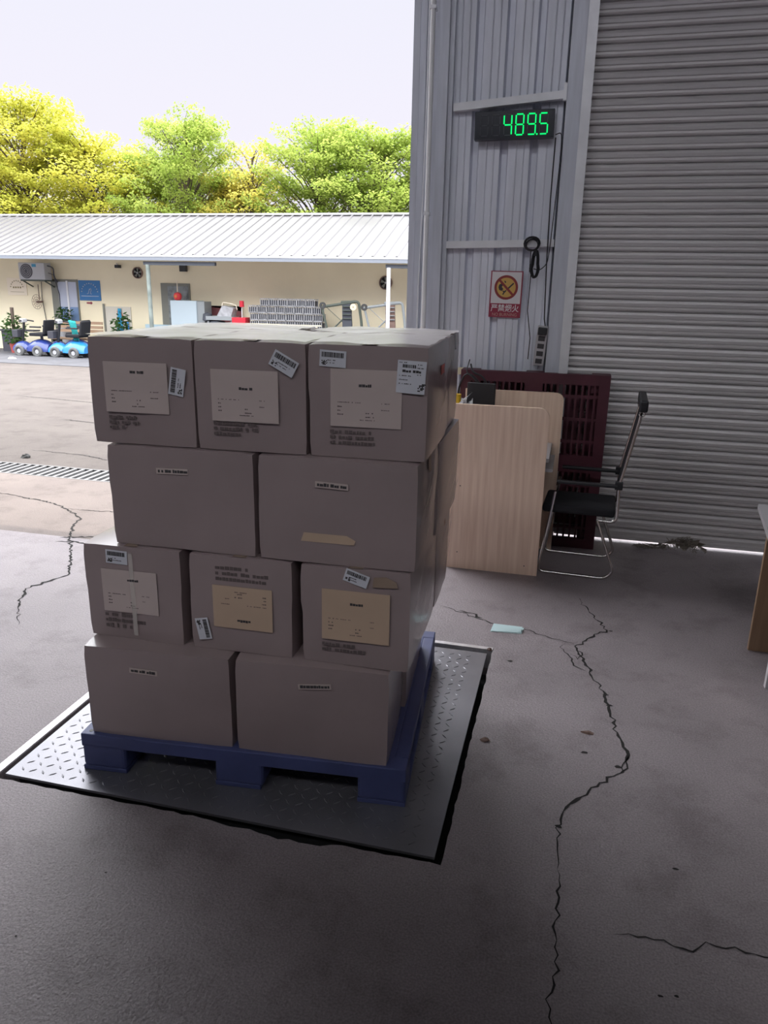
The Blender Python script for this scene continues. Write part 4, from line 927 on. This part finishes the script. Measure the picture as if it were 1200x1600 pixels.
# mobility scooters
def scooter(loc, body, label, rz=0, seat_h=.55):
    o = empty('mobility_scooter', (loc[0], loc[1], GY(loc[1])), label, 'scooter', 'mobility scooters parked at the cabin', rz=rz)
    # local x = forward (towards -x in the yard)
    def shell_(L0, L1, z0, z1, name, w=.26):
        mb = MB(); n = 10; vs = []; k = 8
        for i in range(n+1):
            t = i/n; x = L0+(L1-L0)*t; hgt = z0+(z1-z0)*math.sin(pi*min(1, max(.0, .12+t*.76)))**.5; ww = w*(.8+.2*math.sin(pi*t))
            for j in range(k+1):
                a = pi*j/k; vs.append((x, ww*math.cos(a), z0+(hgt-z0)*math.sin(a)**.7))
        mb.add(vs, [(i*(k+1)+j, (i+1)*(k+1)+j, (i+1)*(k+1)+j+1, i*(k+1)+j+1) for i in range(n) for j in range(k)])
        mb.add([vs[j] for j in range(k+1)], [tuple(range(k, -1, -1))]); mb.add([vs[n*(k+1)+j] for j in range(k+1)], [tuple(range(k+1))])
        mb.quad((L0, -w*.8, z0), (L1, -w*.8, z0), (L1, w*.8, z0), (L0, w*.8, z0))
        return mb.build(name, body, o, smooth=True)
    shell_(-.14, .52, .14, .47, 'rear_shell'); shell_(-.62, -.18, .14, .40, 'front_shell', .22)
    MB().box(-.30, .0, -.2, .2, .13, .18).build('footboard', M['pot'], o, bevel=.01)
    for x, y in ((.24, -.27), (.24, .27), (-.36, -.24), (-.36, .24)):
        w_ = MB(); w_.tube([(x+.115*math.cos(a), y, .145+.115*math.sin(a)) for a in [2*pi*i/18 for i in range(18)]], .045, 8, closed=True)
        wo = w_.build('wheel', M['grey_rubber'], o, smooth=True); MB().disc((x, y+.02, .145), .06, 16, y=.04).build('rim', M['acw'], wo)
    MB().cyl((.22, 0, .36), (.22, 0, seat_h), .04, n=10).build('seat_post', M['pot'], o)
    MB().box(-.02, .42, -.22, .22, seat_h, seat_h+.09).build('seat', M['fabric'], o, bevel=.03, seg=3)
    bb = MB(); bb.prism([(.40, seat_h+.05), (.48, seat_h+.44), (.54, seat_h+.43), (.47, seat_h+.05)], -.21, .21); bb.build('backrest', M['fabric'], o, bevel=.02, seg=3)
    for y in (-.26, .26): MB().box(.08, .42, y-.03, y+.03, seat_h+.23, seat_h+.27).build('armrest', M['black'], o, bevel=.01)
    MB().tube([(-.42, 0, .3), (-.30, 0, .90)], .03, 8).build('tiller', M['black'], o)
    MB().tube(rounded([(-.20, -.28, .92), (-.30, -.2, .95), (-.33, 0, .95), (-.30, .2, .95), (-.20, .28, .92)], .08), .018, 8).build('handlebar', M['black'], o, smooth=True)
    MB().box(-.36, -.26, -.09, .09, .90, 1.0).build('console', M['acw'], o, bevel=.015)
    MB().box(-.62, -.44, -.14, .14, .50, .70).build('basket', M['pot'], o, bevel=.01)
    return o
scooter((-14.54, 18.28), M['navy'], 'navy blue mobility scooter in front of the shrub and planter', 0)
scooter((-13.90, 18.95), M['navy'], 'second navy mobility scooter tucked between the other two', .1)
scooter((-13.36, 18.22), M['sky_blue'], 'bright sky blue mobility scooter with a teal jacket on it', 0)
mb = MB(); vs = []
for i in range(8):
    for j in range(6): u, v = j/5, i/7; vs.append((-13.24+.20*(u-.5)+.14*v, 18.14+.05*math.sin(u*8+v*3), .72-.52*v+.02*math.sin(u*12)))
mb.add(vs, [(i*6+j, i*6+j+1, (i+1)*6+j+1, (i+1)*6+j) for i in range(7) for j in range(5)])
o = tag(mb.build('jacket', M['tealcloth'], smooth=True), 'teal jacket draped over the sky blue scooter', 'jacket'); o.modifiers.new('solid', 'SOLIDIFY').thickness = .02

# ================================================================== TREES BEHIND THE CABIN
def tree_meshes(seed, R, H, ncl, nleaf, leaf=.115, sparse=1.0):
    rnd = random.Random(seed); V = []; F = []; br = MB()
    br.tube([(0, 0, 0), (.05, 0, H*.3), (.0, .05, H*.55), (.05, 0, H*.93)], [.17, .13, .09, .02], 8)
    for c in range(ncl):
        t = (c+.5)/ncl; zz = H*(.42+.58*t)
        rad = R*(1.0-.62*max(0, (t-.4)/.6)**1.6)*math.sqrt(rnd.uniform(.02, 1)); a = rnd.uniform(0, 2*pi)
        cx, cy = rad*math.cos(a), rad*math.sin(a); cz = zz-.10*rad+rnd.uniform(-.15, .15); tilt = rnd.uniform(.15, .55)
        cr = rnd.uniform(.45, .95); nrm = Vector((-math.cos(a)*tilt, -math.sin(a)*tilt, 1)).normalized()
        ex = nrm.cross(Vector((0, 1, 0))).normalized(); ey_ = nrm.cross(ex)
        z0 = max(H*.25, cz-rad*.75-.3)
        br.tube([(cx*.05, cy*.05, z0), (cx*.45, cy*.45, (z0+cz)/2+.05), (cx, cy, cz-.02), (cx*1.0+.4*math.cos(a), cy+.4*math.sin(a), cz+.22)], [.035, .022, .010, .004], 5)
        for l in range(int(nleaf*cr*cr*1.6)):
            q = cr*math.sqrt(rnd.random()); b = rnd.uniform(0, 2*pi)
            p = Vector((cx, cy, cz))+ex*q*math.cos(b)+ey_*q*math.sin(b)+nrm*rnd.gauss(0, .07+.05*(1-q/cr))
            d = Vector((rnd.uniform(-1,1), rnd.uniform(-1,1), rnd.uniform(-.7,.7))).normalized()*leaf*rnd.uniform(.6, 1.25)
            e = d.cross(Vector((rnd.uniform(-.6,.6), rnd.uniform(-.6,.6), 1))).normalized()*leaf*.42
            k = len(V); V += [tuple(p-d*.5), tuple(p+e), tuple(p+d*.5), tuple(p-e)]; F.append((k, k+1, k+2, k+3))
    lm = MB(); lm.add(V, F) ; return br, lm
spec = {'a': (1, 2.9, 8.0, 140, 270), 'b': (2, 2.7, 7.5, 125, 260), 'c': (3, 1.8, 7.0, 50, 130)}
proto = {}
def tree(kind, m, x, y, s, sz, rz, label):
    key = (kind, m); g = GY(y)
    if kind not in proto:
        b, l = tree_meshes(*spec[kind]); bo = b.build('trunk', M['bark'], smooth=True); lo = l.build('crown', M['leaf1'])
        proto[kind] = (bo.data, lo.data); bpy.data.objects.remove(bo); bpy.data.objects.remove(lo)
    e = empty('tree', (x, y, g), label, 'tree', 'trees behind the cabin roof', rz=rz); e.scale = (s, s, sz)
    bo = bpy.data.objects.new('trunk', proto[kind][0]); lm = proto[kind][1]
    lo = bpy.data.objects.new('crown', lm); COL.objects.link(bo); COL.objects.link(lo); bo.parent = e; lo.parent = e
    lo.material_slots[0].link = 'OBJECT'; lo.material_slots[0].material = M[m]
tree('a', 'leaf1', -20.6, 26.3, 1.08, 1.06, .3, 'tallest bright yellow-green tree with domed crown at the roof end')
tree('b', 'leaf1', -23.6, 26.8, 1.0, 1.06, 1.2, 'yellow-green tree cut by the picture edge')
tree('b', 'leaf1', -17.9, 26.6, 1.05, .97, 2.0, 'yellow-green tree beside the tallest domed one, slightly lower')
tree('a', 'leaf2', -15.9, 28.2, .9, .85, 4.4, 'low green tree in the dip between two taller crowns')
tree('a', 'leaf2', -14.0, 26.4, .80, .97, 2.6, 'green tree with a tall narrow crown behind the roof middle')
tree('b', 'leaf3', -12.2, 27.0, .75, .78, 4.0, 'low golden-green tree filling the gap under the sparse one')
tree('c', 'leaf3', -11.4, 26.2, .90, .98, .5, 'sparse golden tree with see-through crown')
tree('b', 'leaf2', -9.0, 26.4, .88, .98, 5.2, 'green tree with upright feathery top next to the sparse golden tree')
tree('a', 'leaf2', -6.9, 26.3, .95, .88, 1.0, 'broad green tree reaching the warehouse column')
tree('b', 'leaf2', -4.2, 27.0, 1.0, .88, 3.3, 'green tree mostly hidden behind the warehouse column')
